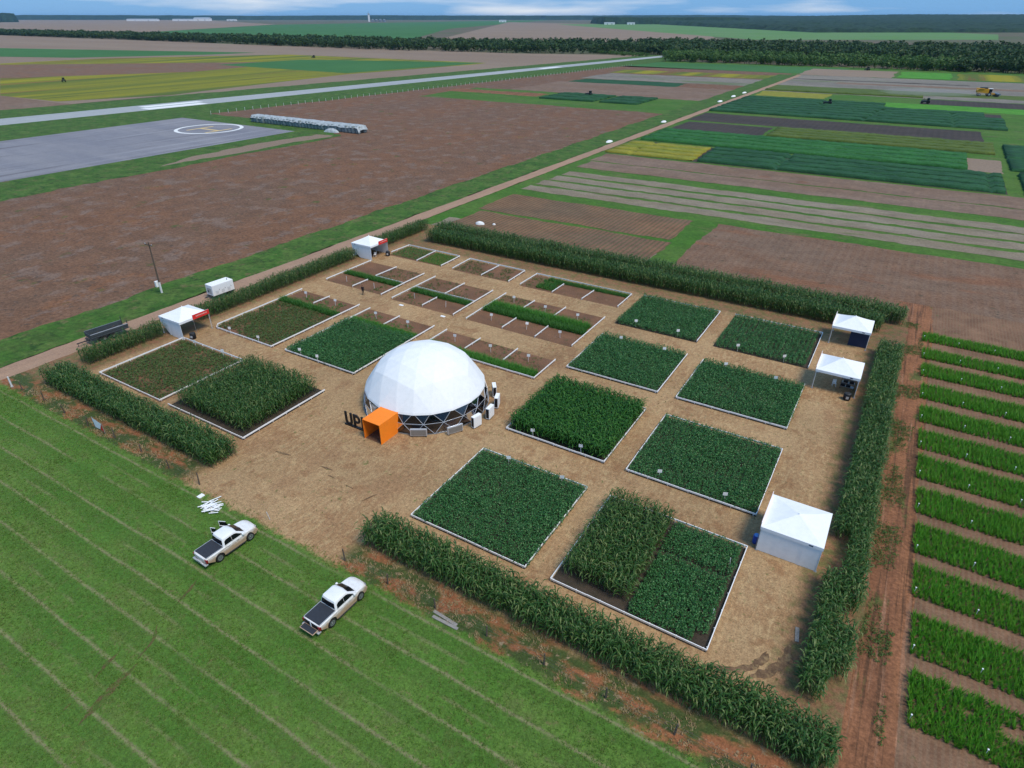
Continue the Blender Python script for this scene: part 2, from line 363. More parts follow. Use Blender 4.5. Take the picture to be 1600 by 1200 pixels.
M['grey_stubble'] = field_mat('grey_stubble', (.25, .22, .18), (.20, .18, .15), .03, (.3, 1, 1), speck=((.13, .17, .07), .03, .55, (.3, 1, 1)))
M['pale_brown'] = field_mat('pale_brown', (.26, .185, .13), (.29, .215, .155), .01, (.3, 1, 1))
M['far_green'] = field_mat('far_green', (.045, .15, .035), (.06, .175, .045), .006)
M['far_lime'] = field_mat('far_lime', (.11, .24, .06), (.14, .25, .09), .006)
M['olive_field'] = field_mat('olive_field', (.10, .14, .02), (.30, .27, .012), .02, (2.4, .12, 1), speck=[((.19, .095, .035), .02, .54, (2.8, .1, 1)), ((.05, .10, .02), .05, .6, (2, .2, 1))])
M['yellow_crop'] = field_mat('yellow_crop', (.28, .25, .03), (.22, .24, .03), .2, (.3, 1, 1))
M['soy_far'] = field_mat('soy_far', (.016, .072, .028), (.028, .105, .04), .3, (.3, 1, 1), fs=2.5, fine=(.6, 1.35))
M['soy_far_bright'] = field_mat('soy_far_bright', (0.022, 0.120, 0.026), (0.038, 0.158, 0.038), .3, (.3, 1, 1), fs=2.0, fine=(.55, 1.35))
M['olive_crop'] = field_mat('olive_crop', (0.080, 0.128, 0.024), (0.104, 0.144, 0.028), .3, (.3, 1, 1), fs=2.0)
M['vivid_crop'] = field_mat('vivid_crop', (.07, .26, .02), (.09, .28, .03), .1)
M['asphalt_runway'] = field_mat('runway_asphalt', (.36, .385, .40), (.42, .44, .45), .03, (2, .1, 1), fine=(.93, 1.07), mott=.06)
M['apron'] = field_mat('apron_asphalt', (.225, .225, .26), (.275, .27, .295), .06, (.2, 1.2, 1), speck=[((.16, .155, .175), .10, .55, (2.4, .14, 1)), ((.13, .125, .14), .3, .66, (1.5, .4, 1)), ((.32, .32, .35), .09, .56, (2.6, .1, 1))], fine=(.93, 1.07), fs=.7, mott=.06)
M['runway_paint'] = plain('runway_paint', (.72, .73, .72), .8); M['amber_paint'] = plain('amber_paint', (.60, .44, .20), .8)
M['far_wood'] = field_mat('far_wood', (.012, .035, .018), (.024, .055, .024), .02, fs=.08, fine=(.5, 1.5))

GR = 34000.0
n = 96
mb = MB(); mb.add([(GR * math.cos(2 * math.pi * k / n), GR * math.sin(2 * math.pi * k / n), -.30) for k in range(n)], [tuple(range(n))])
tag(mb.build('ground', M['farmland']), kind='structure')
sheet('compound_ground', rect(-94.2, 6.2, -60, 111.5), 0.0, M['near_ground'], rough=(1.6, .16))
sheet('red_dirt_track', rect(4.5, 12, -60, 117), -.012, M['red_track'])
sheet('bed_ground', rect(9.4, 70, -60, 117), -.006, M['bed_soil'], rough=(1.6, .2))
sheet('dirt_road', rect(-97.7, -94.0, -80, 606), .004, M['dirt_road'], rough=(1.5, 0.14))
sheet('grass_verge', [(-105.6, -80), (-97.7, -80), (-97.7, 606), (-112, 606), (-108.5, 140)], -.004, M['verge'], rough=(1.6, 0.55))
sheet('brown_field', [(-106, -80), (-104, 620), (-268, 640), (-330, 300), (-330, -80)], -.05, M['brown_field'], rough=(1.6, 0.55))
# right-hand parcels, running away from the site
FZ = -.02
sheet('farm_lane', rect(-94, 260, 111.5, 520), -.06, M['lane_green'])
sheet('seedling_field', rect(-87, -38.5, 113, 127.5), FZ, M['seedling_field'], rough=(1.6, 0.35))
sheet('seedling_field', rect(-88.5, -39.5, 129, 146), FZ, M['seedling_field'], rough=(1.6, 0.35))
sheet('sandy_margin', rect(-90, -38.5, 111.5, 119), FZ - .006, M['pale_strip'], rough=(1.6, 0.35))
sheet('stubble_field', rect(-34, 260, 113, 146.5), FZ, M['stub_field'], rough=(1.6, 0.35))
for k in range(4):
    sheet('pale_strip_field', rect(-90 + k * .4, 260, 152 + 7.3 * k, 157.6 + 7.3 * k), FZ, M['pale_strip'], rough=(1.6, 0.35))
sheet('stubble_field', rect(-90, 260, 186.5, 197.5), FZ, M['mauve_field'], rough=(1.6, 0.35))
sheet('stubble_field', rect(-91, 260, 198.3, 212), FZ, M['mauve_field'], rough=(1.6, 0.35))
sheet('black_soil_field', rect(-91, -54, 279, 303), FZ, M['black_soil'], rough=(1.6, 0.35))
sheet('black_soil_field', rect(-93, 21.5, 307.5, 336), FZ, M['black_soil'], rough=(1.6, 0.35))
sheet('crop_soil', rect(-92.6, 24.4, 214, 242.3), FZ - .008, M['black_soil'])
sheet('crop_soil', rect(-91.6, 15.7, 244.6, 275), FZ - .008, M['black_soil'])
sheet('crop_soil', rect(-52.2, 24.2, 278.6, 304), FZ - .008, M['black_soil'])
sheet('crop_soil', rect(-94, 31, 344, 402), FZ - .008, M['black_soil'])
sheet('sandy_square', rect(15.5, 25, 244.5, 268), FZ, M['pale_brown'], rough=(1.6, 0.35))
sheet('black_soil_field', rect(-4, 260, 433, 460), FZ, M['black_soil'], rough=(1.6, 0.35))
sheet('vivid_crop_field', rect(-20, 260, 408, 432), FZ, M['vivid_crop'], rough=(3, 1.0))
sheet('yellow_crop_field', rect(-92, -52, 432, 462), FZ, M['yellow_crop'], rough=(3, 1.0))
sheet('harvested_field', rect(-96, 400, 463, 610), -.03, M['grey_stubble'], rough=(3, 1.0))
sheet('green_strip_field', rect(-96, 400, 482, 508), -.022, M['olive_crop'], rough=(3, 1.0))
sheet('brown_strip_field', rect(-60, 400, 540, 552), -.022, M['mauve_field'], rough=(3, 1.0))
sheet('black_soil_field', rect(-97, 20, 566, 572), -.022, M['black_soil'], rough=(3, 1.0))
sheet('harvested_field', rect(-99, -30, 611, 690), -.03, M['pale_brown'], rough=(3, 1.0))
sheet('vivid_crop_field', rect(-26, 10, 620, 690), -.03, M['vivid_crop'], rough=(3, 1.0))
sheet('olive_field', rect(14, 260, 620, 690), -.03, M['olive_field'], rough=(3, 1.0))
sheet('far_meadow', rect(-300, 420, 606, 730), -.10, M['lane_green'])
# between the road and the runway, far part
sheet('grass_lane', rect(-262, -103, 322, 384), -.03, M['lane_green'], rough=(3, 1.0))
sheet('bare_strip', rect(-268, -200, 356, 372), -.02, M['red_track'], rough=(3, 1.0))
sheet('brown_strip_field', rect(-236, -104, 385, 455), -.02, M['mauve_field'], rough=(3, 1.0))
sheet('green_strip_field', rect(-230, -150, 456, 486), -.02, M['soy_far'], rough=(3, 1.0))
sheet('brown_strip_field', rect(-236, -104, 488, 545), -.02, M['grey_stubble'], rough=(3, 1.0))
sheet('yellow_strip_field', rect(-240, -106, 552, 590), -.02, M['olive_field'], rough=(3, 1.0))
sheet('far_green_field', rect(-262, -70, 625, 708), -.05, M['far_green'])
# runway and helicopter apron
rw = lambda y: -366.0 + (y - 140) * .1135              # runway far edge; it bears a few degrees off the farm grid
rdir = Vector((.1135, 1, 0)).normalized()
sheet('runway_grass', [(rw(-100) - 42, -100), (rw(-100) + 66, -100), (rw(840) + 46, 840), (rw(840) - 24, 840)], -.024, M['verge'], rough=(3, 1.0))
sheet('runway', [(rw(-100), -100), (rw(-100) + 27, -100), (rw(830) + 10, 830), (rw(830) - 5, 830)], -.012, M['asphalt_runway'])
for a, b, s0, s1 in ((204, 236, 3, 9.5), (200, 232, 12, 20), (560, 590, 4, 11), (-60, 120, 11.5, 12.3)):
    sheet('runway_marking', [(rw(a) + s0, a), (rw(a) + s1, a), (rw(b) + s1, b), (rw(b) + s0, b)], -.006, M['runway_paint'])
sheet('apron_grass', [(-200, -100), (-196.5, 191), (-225, 207), (-309, 206), (-309, -100)], -.032, M['verge'], rough=(3, 1.0))
sheet('apron', [(-222, -100), (-221.5, 190), (-298, 190.5), (-300, -100)], -.016, M['apron'])
sheet('bare_patch', [(-203, 118), (-199.5, 190), (-208, 189), (-211, 160), (-207, 128)], -.02, M['pale_brown'], rough=(3, 1.0))
hc = survey(327, 201)
mb = MB(); n = 64
mb.add([(hc[0] + r * math.cos(2 * math.pi * k / n), hc[1] + r * math.sin(2 * math.pi * k / n), -.008) for r in (12.2, 13.7) for k in range(n)],
       [(k, (k + 1) % n, n + (k + 1) % n, n + k) for k in range(n)])
tag(mb.build('helipad_circle', M['runway_paint']), kind='structure')
mb = MB(); T = Matrix.Translation((-255.8, 174.4, 0))
for q in ((-6.9, -5.5, -6.4, 6.4), (5.5, 6.9, -6.4, 6.4), (-5.5, 5.5, -.8, .8)):
    mb.add([T @ Vector((x, y, -.008)) for x, y in rect(*q)], [(0, 1, 2, 3)])
tag(mb.build('helipad_letter', M['amber_paint']), kind='structure')
# left-hand parcels beyond the runway
def px_sheet(name, pix, z, mat): return sheet(name, [survey(*p) for p in pix], z, mat)
px_sheet('stubble_plain', [(-400, 205), (-400, 46), (0, 55), (400, 70), (800, 83), (1060, 87), (640, 115), (0, 172)], -.20, M['pale_brown'])
px_sheet('olive_field', [(0, 99), (0, 149), (90, 158), (300, 146), (620, 116), (760, 98), (450, 85), (160, 91)], -.16, M['olive_field'])
px_sheet('brown_strip_field', [(-300, 176), (-300, 120), (0, 149), (90, 160), (140, 165), (0, 176)], -.15, M['mauve_field'])
px_sheet('brown_strip_field', [(-300, 108), (0, 101), (480, 96), (300, 112), (0, 122), (-300, 135)], -.145, M['stub_field'])
px_sheet('far_green_field', [(-300, 73), (0, 75), (400, 82), (330, 85), (115, 90), (-300, 84)], -.15, M['far_green'])
px_sheet('soy_strip_field', [(340, 101), (470, 93), (620, 95), (755, 98), (540, 114)], -.14, M['far_green'])
px_sheet('bare_strip', [(140, 166), (300, 151), (620, 121), (960, 92), (1000, 90), (760, 99), (540, 116), (300, 144)], -.13, M['pale_brown'])
px_sheet('far_green_field', [(150, 55), (430, 38.5), (860, 31.0), (700, 45), (640, 62)], -.18, M['far_green'])
px_sheet('far_brown_field', [(690, 60), (795, 34.5), (1080, 41), (1130, 65), (900, 66)], -.17, M['pale_brown'])
px_sheet('far_lime_field', [(870, 38), (1000, 37.0), (1250, 41), (1560, 54), (1560, 62), (1180, 62), (1050, 52)], -.16, M['far_lime'])
px_sheet('far_brown_field', [(-200, 47), (-200, 31), (300, 30.2), (430, 38), (150, 55)], -.19, M['pale_brown'])

# ------------------------------------------------------------------ plant templates
def ribbon(pts, widths, side):
    """leaf blade along pts, as triangles"""
    V, F = [], []
    for p, wd in zip(pts, widths):
        V += [p - side * wd / 2, p + side * wd / 2]
    for i in range(len(pts) - 1):
        a = 2 * i; F += [(a, a + 1, a + 3), (a, a + 3, a + 2)]
    return V, F
def pack(parts):
    V, F, o = [], [], 0
    for v, f in parts:
        V += [tuple(p) for p in v]; F += [tuple(i + o for i in q) for q in f]; o += len(v)
    return np.array(V, float), np.array(F, int)
def corn_plant(rs, h=2.25, nleaf=10, tassel=True):
    parts = []
    st = [Vector((0, 0, 0)), Vector((rs.gauss(0, .03), rs.gauss(0, .03), h * .9))]
    V, F = [], []
    for p, r in zip(st, (.020, .010)):
        V += [p + Vector((r * math.cos(a), r * math.sin(a), 0)) for a in (0, 2.09, 4.19)]
    F = [(k, (k + 1) % 3, 3 + (k + 1) % 3) for k in range(3)] + [(k, 3 + (k + 1) % 3, 3 + k) for k in range(3)]
    parts.append((V, F)); a0 = rs.uniform(0, 6.28)
    for k in range(nleaf):
        z = h * (.16 + .74 * k / (nleaf - 1)); a = a0 + math.pi * (k % 2) + rs.gauss(0, .45)
        Ln = rs.uniform(.50, .78) * (1 - .35 * abs(k / (nleaf - 1) - .5)); d = Vector((math.cos(a), math.sin(a), 0)); up = Vector((0, 0, 1))
        lift = rs.uniform(.4, .9); droop = rs.uniform(.1, .6)
        base = st[0].lerp(st[1], z / (h * .9))
        p = [base, base + d * Ln * .35 + up * lift * Ln * .8, base + d * Ln * .72 + up * (lift * Ln * .75), base + d * Ln * .98 + up * (lift * Ln * .6 - droop * Ln * .75)]
        wd = rs.uniform(.065, .10)
        parts.append(ribbon(p, (wd * .6, wd, wd * .8, .008), Vector((-math.sin(a), math.cos(a), rs.gauss(0, .2))).normalized()))
    if tassel:
        for k in range(3):
            a = rs.uniform(0, 6.28); t = st[1] + Vector((0, 0, 0))
            e = t + Vector((math.cos(a) * .09, math.sin(a) * .09, h * .12))
            parts.append(([t + Vector((.012, 0, 0)), t - Vector((.012, 0, 0)), e], [(0, 1, 2)]))
    return pack(parts)
def leaf_bush(rs, h=.75, rad=.32, nl=26, size=.13, up=.75):
    parts = []
    for k in range(nl):
        a = rs.uniform(0, 6.28); u = math.sqrt(rs.random()); z = h * (1 - .45 * u * u) * (1 - rs.random() ** 2.2 * .85)
        c = Vector((math.cos(a) * u * rad, math.sin(a) * u * rad, z))
        nrm = (Vector((rs.gauss(0, .5), rs.gauss(0, .5), up)) + Vector((math.cos(a), math.sin(a), 0)) * .35 * u).normalized()
        t1 = nrm.orthogonal().normalized(); t1.rotate(Matrix.Rotation(rs.uniform(0, 6.28), 3, nrm)); t2 = nrm.cross(t1); s = size * rs.uniform(.7, 1.25)
        parts.append(([c - t1 * s * .55, c - t2 * s * .36, c + t1 * s * .55, c + t2 * s * .36], [(0, 1, 2), (0, 2, 3)]))
    return pack(parts)
def tuft(rs, h=.2, nb=6, spread=.09, wd=.022):
    parts = []
    for k in range(nb):
        a = rs.uniform(0, 6.28); r = rs.random() * spread; b = Vector((math.cos(a) * r, math.sin(a) * r, 0)); a2 = rs.uniform(0, 6.28)
        d = Vector((math.cos(a2), math.sin(a2), 0)); hh = h * rs.uniform(.5, 1.1); sd = Vector((-d.y, d.x, 0)) * wd
        parts.append(([b - sd, b + sd, b + d * hh * rs.uniform(.3, .9) + Vector((0, 0, hh))], [(0, 1, 2)]))
    return pack(parts)
rs = random.Random(3)
CORN = [corn_plant(rs, rs.uniform(2.15, 2.4), rs.choice((9, 10, 11))) for _ in range(7)]
CORN_LOW = [corn_plant(rs, rs.uniform(1.45, 1.7), 9, False) for _ in range(6)]
SOY = [leaf_bush(rs, .82, .28, 31, .145) for _ in range(8)]
YOUNG = [leaf_bush(rs, .28, .16, 10, .12) for _ in range(6)]
BED = [tuft(rs, .62, 16, .12, .034) for _ in range(7)]
STRIP = [tuft(rs, .7, 16, .16, .028) for _ in range(6)]
WEED = [leaf_bush(rs, .22, .2, 9, .11) for _ in range(5)]
GRASS = [tuft(rs, .13, 6, .14, .020) for _ in range(8)]

def grid_pos(x0, x1, y0, y1, dx, dy, jit=.3, keep=None, z=0.0):
    xs = np.arange(x0 + dx / 2, x1, dx); ys = np.arange(y0 + dy / 2, y1, dy)
    X, Y = np.meshgrid(xs, ys); X = X.ravel(); Y = Y.ravel()
    X = X + RNG.normal(0, dx * jit * .4, len(X)); Y = Y + RNG.normal(0, dy * jit * .4, len(Y))
    if keep is not None:
        k = keep(X, Y); X, Y = X[k], Y[k]
    return np.stack([X, Y, np.full(len(X), z)], 1)
def vnoise(X, Y, s, seed=0):
    r = np.random.default_rng(seed); T = r.random((64, 64)); a = X * s + 1000.3; b = Y * s + 1000.7
    i, j = np.floor(a).astype(int), np.floor(b).astype(int); u, v = a - i, b - j
    u = u * u * (3 - 2 * u); v = v * v * (3 - 2 * v); g = lambda p, q: T[p % 64, q % 64]
    return (g(i, j) * (1 - u) + g(i + 1, j) * u) * (1 - v) + (g(i, j + 1) * (1 - u) + g(i + 1, j + 1) * u) * v
def plants(tpl, pos, lo=.85, hi=1.15, tilt=.06, hn=None):
    n = len(pos); k = RNG.uniform(lo, hi, n)
    if hn is not None: k = k * hn
    return scatter(tpl, pos, k, RNG.uniform(0, 6.283, n), tilt)

# ------------------------------------------------------------------ fenced trial plots
BOARD = MB().box(-.5, .5, -.03, .03, -.085, .085).mesh('board', M['white_paint'])
PEG = MB().box(-.03, .03, -.03, .03, 0, .36).mesh('peg', M['white_paint'])
def rail(plot, x0, y0, x1, y1, z=.30):
    Ln = math.hypot(x1 - x0, y1 - y0); nb = max(1, round(Ln / 3.2)); a = math.atan2(y1 - y0, x1 - x0)
    nx, ny = -math.sin(a) * .058, math.cos(a) * .058
    for k in range(nb):
        t = (k + .5) / nb; o = bpy.data.objects.new('board', BOARD); link(o, plot)
        o.location = (x0 + (x1 - x0) * t, y0 + (y1 - y0) * t, z + random.uniform(-.012, .012)); o.scale = (Ln / nb - .01, 1, 1)
        o.rotation_euler = (0, random.gauss(0, .004), a + random.gauss(0, .004))
    npg = max(2, round(Ln / 2.1) + 1)
    for k in range(npg):
        t = .02 + .96 * k / (npg - 1); o = bpy.data.objects.new('peg', PEG); link(o, plot)
        o.location = (x0 + (x1 - x0) * t + nx, y0 + (y1 - y0) * t + ny, 0); o.rotation_euler = (random.gauss(0, .03), random.gauss(0, .03), a)
def plot(label, rails, soil=None, soilmat='plot_soil'):
    p = empty('crop_plot', (0, 0, 0), 0, label, 'crop plot', 'fenced trial plots')
    if soil: sheet('soil', rect(*soil), .006, M[soilmat], None, p)
    for r in rails: rail(p, *r)
    return p
def crop(p, tpl, pos, mat, lo=.85, hi=1.15, tilt=.06, hn=None, name='crop'):
    V, F = plants(tpl, pos, lo, hi, tilt, hn); return stuff(name, V, F, M[mat], p)
def weeds(p, x0, x1, y0, y1, dens, mat='weed', seed=1, thr=.5, tpl=None):
    n = int((x1 - x0) * (y1 - y0) * dens); X = RNG.uniform(x0, x1, n); Y = RNG.uniform(y0, y1, n)
    k = vnoise(X, Y, .55, seed) > thr; pos = np.stack([X[k], Y[k], np.zeros(k.sum())], 1)
    if len(pos): crop(p, tpl or WEED, pos, mat, .5, 1.3, name='weeds')
def box_rails(x0, x1, y0, y1, sides='NESW'):
    r = []
    if 'S' in sides: r.append((x0, y0, x1, y0))
    if 'E' in sides: r.append((x1, y0, x1, y1))
    if 'N' in sides: r.append((x1, y1, x0, y1))
    if 'W' in sides: r.append((x0, y1, x0, y0))
    return r
def soy_plot(label, x0, x1, y0, y1, sides, hs=1.0, dxr=.5, mat='soy', gap=None, rowy=False):
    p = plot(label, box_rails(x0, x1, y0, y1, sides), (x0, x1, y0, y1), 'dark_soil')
    dx, dy = (.23, dxr) if rowy else (dxr, .23)
    pos = grid_pos(x0 + .12, x1 - .12, y0 + .15, y1 - .12, dx, dy, .35, gap)
    crop(p, SOY, pos, mat, .82, 1.12, .05, hs * (.78 + .3 * vnoise(pos[:, 0], pos[:, 1], .35, 5) + .14 * vnoise(pos[:, 0], pos[:, 1], 1.4, 6))); return p
# near block of dense plots
soy_plot('low soybean plot with white rails facing the front corn hedge, nearest the gateway', -31.6, -19.1, 33.4, 45.8, 'NESW', .95)
soy_plot('soybean plot beside the closed white tent, two signs along its front rail', -16.9, -3.7, 50.5, 62.7, 'NESW', 1.0, .5)
soy_plot('dense soybean plot behind the open marquee row, in line with the tall green corn plot', -17.2, -4.1, 67.2, 78.8, 'SEW', 1.0)
soy_plot('soybean plot behind the fresh green corn plot, railed on two sides', -32.4, -19.6, 67.2, 79.2, 'SEW', 1.05)
soy_plot('far soybean plot beside the three narrow strips along the back corn hedge', -32.6, -19.7, 83.9, 96.3, 'EN', 1.0)
soy_plot('ridged soybean plot next to the far open marquee with rows showing', -17.4, -4.5, 84.0, 96.4, 'NE', .95, .62)
soy_plot('dark soybean plot left of the white dome with a grassy back strip', -68.7, -55.6, 50.8, 63.4, 'SW', 1.05)
p = plot('railed seed strips behind the dark soybean plot by the dome', [(-55.6, 50.8, -55.5, 68.2), (-68.6, 63.5, -68.6, 68.3), (-62.5, 64.5, -62.4, 68.3)], (-68.6, -55.6, 63.5, 68.2))
crop(p, STRIP, grid_pos(-68.4, -55.8, 63.5, 64.6, .22, .22), 'strip_bright', .7, 1.0)
weeds(p, -68, -63.5, 64.6, 67, 9, 'strip_leaf', 4, .35); weeds(p, -62, -57, 64.6, 66.6, 7, 'strip_leaf', 8, .45)
# corn plots
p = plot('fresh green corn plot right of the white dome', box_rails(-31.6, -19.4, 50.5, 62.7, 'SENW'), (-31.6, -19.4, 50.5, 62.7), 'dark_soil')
crop(p, CORN_LOW, grid_pos(-31.4, -19.6, 51.0, 62.5, .36, .25), 'corn_green', 1.0, 1.2, .07)
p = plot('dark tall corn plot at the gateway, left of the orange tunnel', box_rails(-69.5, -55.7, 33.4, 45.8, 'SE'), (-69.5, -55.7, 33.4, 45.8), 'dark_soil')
crop(p, CORN, grid_pos(-69.0, -56.4, 34.3, 45.4, .5, .27), 'corn', .86, 1.02, .06)
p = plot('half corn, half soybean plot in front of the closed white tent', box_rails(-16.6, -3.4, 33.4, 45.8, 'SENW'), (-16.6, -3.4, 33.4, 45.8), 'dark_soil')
crop(p, CORN, grid_pos(-16.1, -9.9, 34.6, 45.4, .5, .27), 'corn', .86, 1.02, .06, name='corn')
crop(p, SOY, grid_pos(-9.9, -3.6, 33.7, 45.5, .47, .23, .35, lambda X, Y: (np.abs(Y - 41.3) > .2) & ~((X > -4.6) & (Y < 34.8))), 'soy', .85, 1.1, .05, name='soybean')
# sparse young plots along the road side
p = plot('sparse young plot of thin reddish seedlings at the entrance corner by the road', box_rails(-84.5, -71.2, 33.4, 45.7, 'SWNE'), (-84.5, -71.2, 33.4, 45.7))
pos = grid_pos(-84.2, -71.5, 33.7, 45.4, .42, .16, .5); k = vnoise(pos[:, 0], pos[:, 1], .35, 2) + RNG.uniform(-.35, .35, len(pos)) > .12
crop(p, YOUNG, pos[k], 'young_leaf', .8, 1.6)
p = plot('sparse young plot with a dark grass strip across its back end', [(-83.4, 50.5, -71.2, 50.5), (-71.2, 50.5, -71.0, 68.4), (-84.3, 68.3, -84.3, 51.4), (-84.3, 51.4, -83.4, 50.5), (-77.9, 64.8, -77.8, 68.4)], (-84.2, -71.2, 50.6, 68.2))
pos = grid_pos(-84, -71.5, 50.9, 62.8, .42, .16, .5); k = vnoise(pos[:, 0], pos[:, 1], .4, 12) + RNG.uniform(-.35, .35, len(pos)) > .12
crop(p, YOUNG, pos[k], 'young_leaf', .8, 1.6)
crop(p, STRIP, grid_pos(-84.1, -71.4, 62.9, 64.3, .22, .22), 'strip_leaf', .9, 1.3, name='grass_strip')
weeds(p, -83, -78.5, 64.8, 67.5, 8, 'strip_leaf', 3, .4); weeds(p, -77.4, -73, 65, 67.5, 12, 'strip_leaf', 5, .35)
# the strip plots in the middle
p = plot('railed red soil plot behind the dome with a bright green strip along its front rail', [(-52.5, 62.2, -34.6, 62.2), (-34.6, 62.2, -34.6, 68.2), (-53.1, 62.2, -53.1, 68.2), (-47.2, 64.4, -47.1, 68.3), (-40.7, 64.3, -40.7, 68.3)], (-53.1, -34.6, 62.2, 68.2))
crop(p, STRIP, grid_pos(-52.8, -34.9, 62.5, 64.1, .22, .22), 'strip_bright', .85, 1.15); weeds(p, -53, -35, 64.4, 68, 4, 'weed', 6, .55)
p = plot('red soil plot with dark green centre strip next to the second roadside tent', [(-84.3, 73.9, -84.2, 85.6), (-71, 73.5, -71, 85.4), (-77.8, 73.8, -77.7, 77.6), (-77.8, 79.7, -77.6, 85.4), (-77.8, 79.7, -70.9, 79.6)], (-84.2, -71, 73.8, 85.4))
crop(p, STRIP, grid_pos(-83.9, -71.2, 78.0, 79.3, .22, .22), 'strip_leaf', .85, 1.15); weeds(p, -84, -71.5, 73.8, 77.5, 5, 'weed', 7, .5); weeds(p, -77.4, -71.2, 80, 85, 5, 'young_leaf', 9, .3)
p = plot('red soil plot with dark green centre strip between two plain lanes', [(-68.4, 73.3, -68.3, 85.2), (-55.6, 73.1, -55.7, 85.0), (-62.1, 73.5, -62, 77.4), (-61.9, 79.4, -61.8, 85.2), (-68.1, 79.4, -55.6, 79.3)], (-68.3, -55.7, 73.2, 85.0))
crop(p, STRIP, grid_pos(-68.0, -56, 77.6, 79.0, .22, .22), 'strip_leaf', .85, 1.15); weeds(p, -68, -62, 73.4, 77, 6, 'weed', 17, .4); weeds(p, -68, -62, 79.8, 84.8, 6, 'young_leaf', 19, .35); weeds(p, -61.5, -56, 79.8, 84.8, 4, 'young_leaf', 10, .5)
p = plot('long railed plot with a double tall green strip down its middle', [(-53.0, 73.0, -53.1, 85.1), (-34.6, 73.1, -34.6, 84.8), (-46.4, 73.1, -46.3, 77.2), (-40.6, 73, -40.6, 77.2), (-47.4, 81.1, -47.3, 84.8), (-41.7, 81, -41.6, 85)], (-53, -34.7, 73.1, 84.9))
crop(p, STRIP, grid_pos(-52.8, -35.0, 77.4, 78.9, .22, .22), 'strip_leaf', 1.0, 1.3, name='dark_strip'); crop(p, STRIP, grid_pos(-52.6, -35.2, 79.2, 80.7, .22, .22), 'strip_bright', 1.15, 1.5, name='bright_strip')
weeds(p, -52.8, -47.6, 81, 84.6, 9, 'weed', 21, .3); weeds(p, -47, -42, 81.2, 83.6, 7, 'weed', 22, .4); weeds(p, -41.4, -35, 81.2, 83, 5, 'weed', 23, .5)
p = plot('small green two-part plot beside the second roadside tent', [(-84.2, 91.5, -84.0, 96.8), (-84.0, 96.8, -71.0, 96.6), (-71, 96.6, -70.9, 90.3), (-76.7, 90.2, -77.0, 96.6)], (-84, -71, 90.4, 96.5))
crop(p, YOUNG, grid_pos(-83.7, -77.2, 90.8, 96.3, .4, .19, .5), 'strip_leaf', .7, 1.2); crop(p, STRIP, grid_pos(-76.5, -71.2, 90.6, 96.3, .24, .24), 'strip_bright', .35, .55, name='bright_crop')
p = plot('bare brown two-part plot along the back corn hedge', [(-68.2, 90.3, -68.4, 96.4), (-68.4, 96.4, -55.9, 96.2), (-55.9, 96.2, -55.7, 90), (-61.6, 90.1, -61.5, 96.1)], (-68.2, -55.8, 90.2, 96.2))
weeds(p, -68, -56, 90.4, 96, 9, 'young_leaf', 25, .45)
p = plot('three-part plot with dark green growth along the back corn hedge', [(-53.2, 89.9, -53.2, 96), (-53.2, 96, -34.6, 95.8), (-34.6, 95.8, -34.6, 89.7), (-46.7, 89.7, -46.6, 94), (-41, 89.6, -40.8, 94)], (-53.2, -34.6, 89.8, 95.9))
crop(p, STRIP, grid_pos(-50.5, -46.9, 90.4, 94.6, .26, .26, .5, lambda X, Y: vnoise(X, Y, .8, 4) > .32), 'strip_leaf', .6, 1.0); crop(p, STRIP, grid_pos(-50.0, -35, 94.3, 95.5, .24, .24), 'strip_leaf', .7, 1.0, name='grass_strip'); weeds(p, -53, -47, 90, 95, 6, 'weed', 27, .4)

# ------------------------------------------------------------------ corn hedges
def hedge(label, x0, x1, y0, y1, dx, dy, lo=.88, hi=1.08, keep=None):
    pos = grid_pos(x0, x1, y0, y1, dx, dy, .4, keep)
    V, F = plants(CORN, pos, lo, hi, .07, .93 + .14 * vnoise(pos[:, 0], pos[:, 1], .4, 3))
    return stuff('corn_hedge', V, F, M['corn'], None, label, 'corn', None, 'stuff')
hedge('tall corn hedge along the pasture fence, right of the gateway', -33.0, 5.6, 28.3, 31.1, .23, .40)
hedge('tall corn hedge along the pasture fence, left of the gateway', -88.0, -54.0, 28.2, 31.3, .23, .40)
hedge('corn hedge along the red dirt track beside the three tents', 2.9, 5.7, 33.4, 94.5, .40, .23, .85, 1.05, lambda X, Y: ~((X > 4.4) & (Y > 40.4) & (Y < 42.6)) & ~((X > 4.6) & (Y < 36)) & ~((X < 4.3) & (Y > 45.4) & (Y < 51.4)))
hedge('front band of the double corn hedge at the back of the site', -83.0, 2.6, 101.0, 104.2, .24, .55, .95, 1.15)
hedge('rear band of the double corn hedge at the back of the site', -84.5, 5.6, 105.8, 109.0, .24, .55, .95, 1.15)
hedge('roadside corn hedge beside the dark cargo trailer', -90.4, -88.0, 34.0, 45.2, .5, .24, .82, .98)
hedge('roadside corn hedge between the two roadside tents', -90.2, -87.6, 50.8, 85.6, .5, .24, .82, .98)
hedge('roadside corn hedge past the second roadside tent', -90.4, -87.8, 91.2, 108.5, .5, .24, .82, .98)

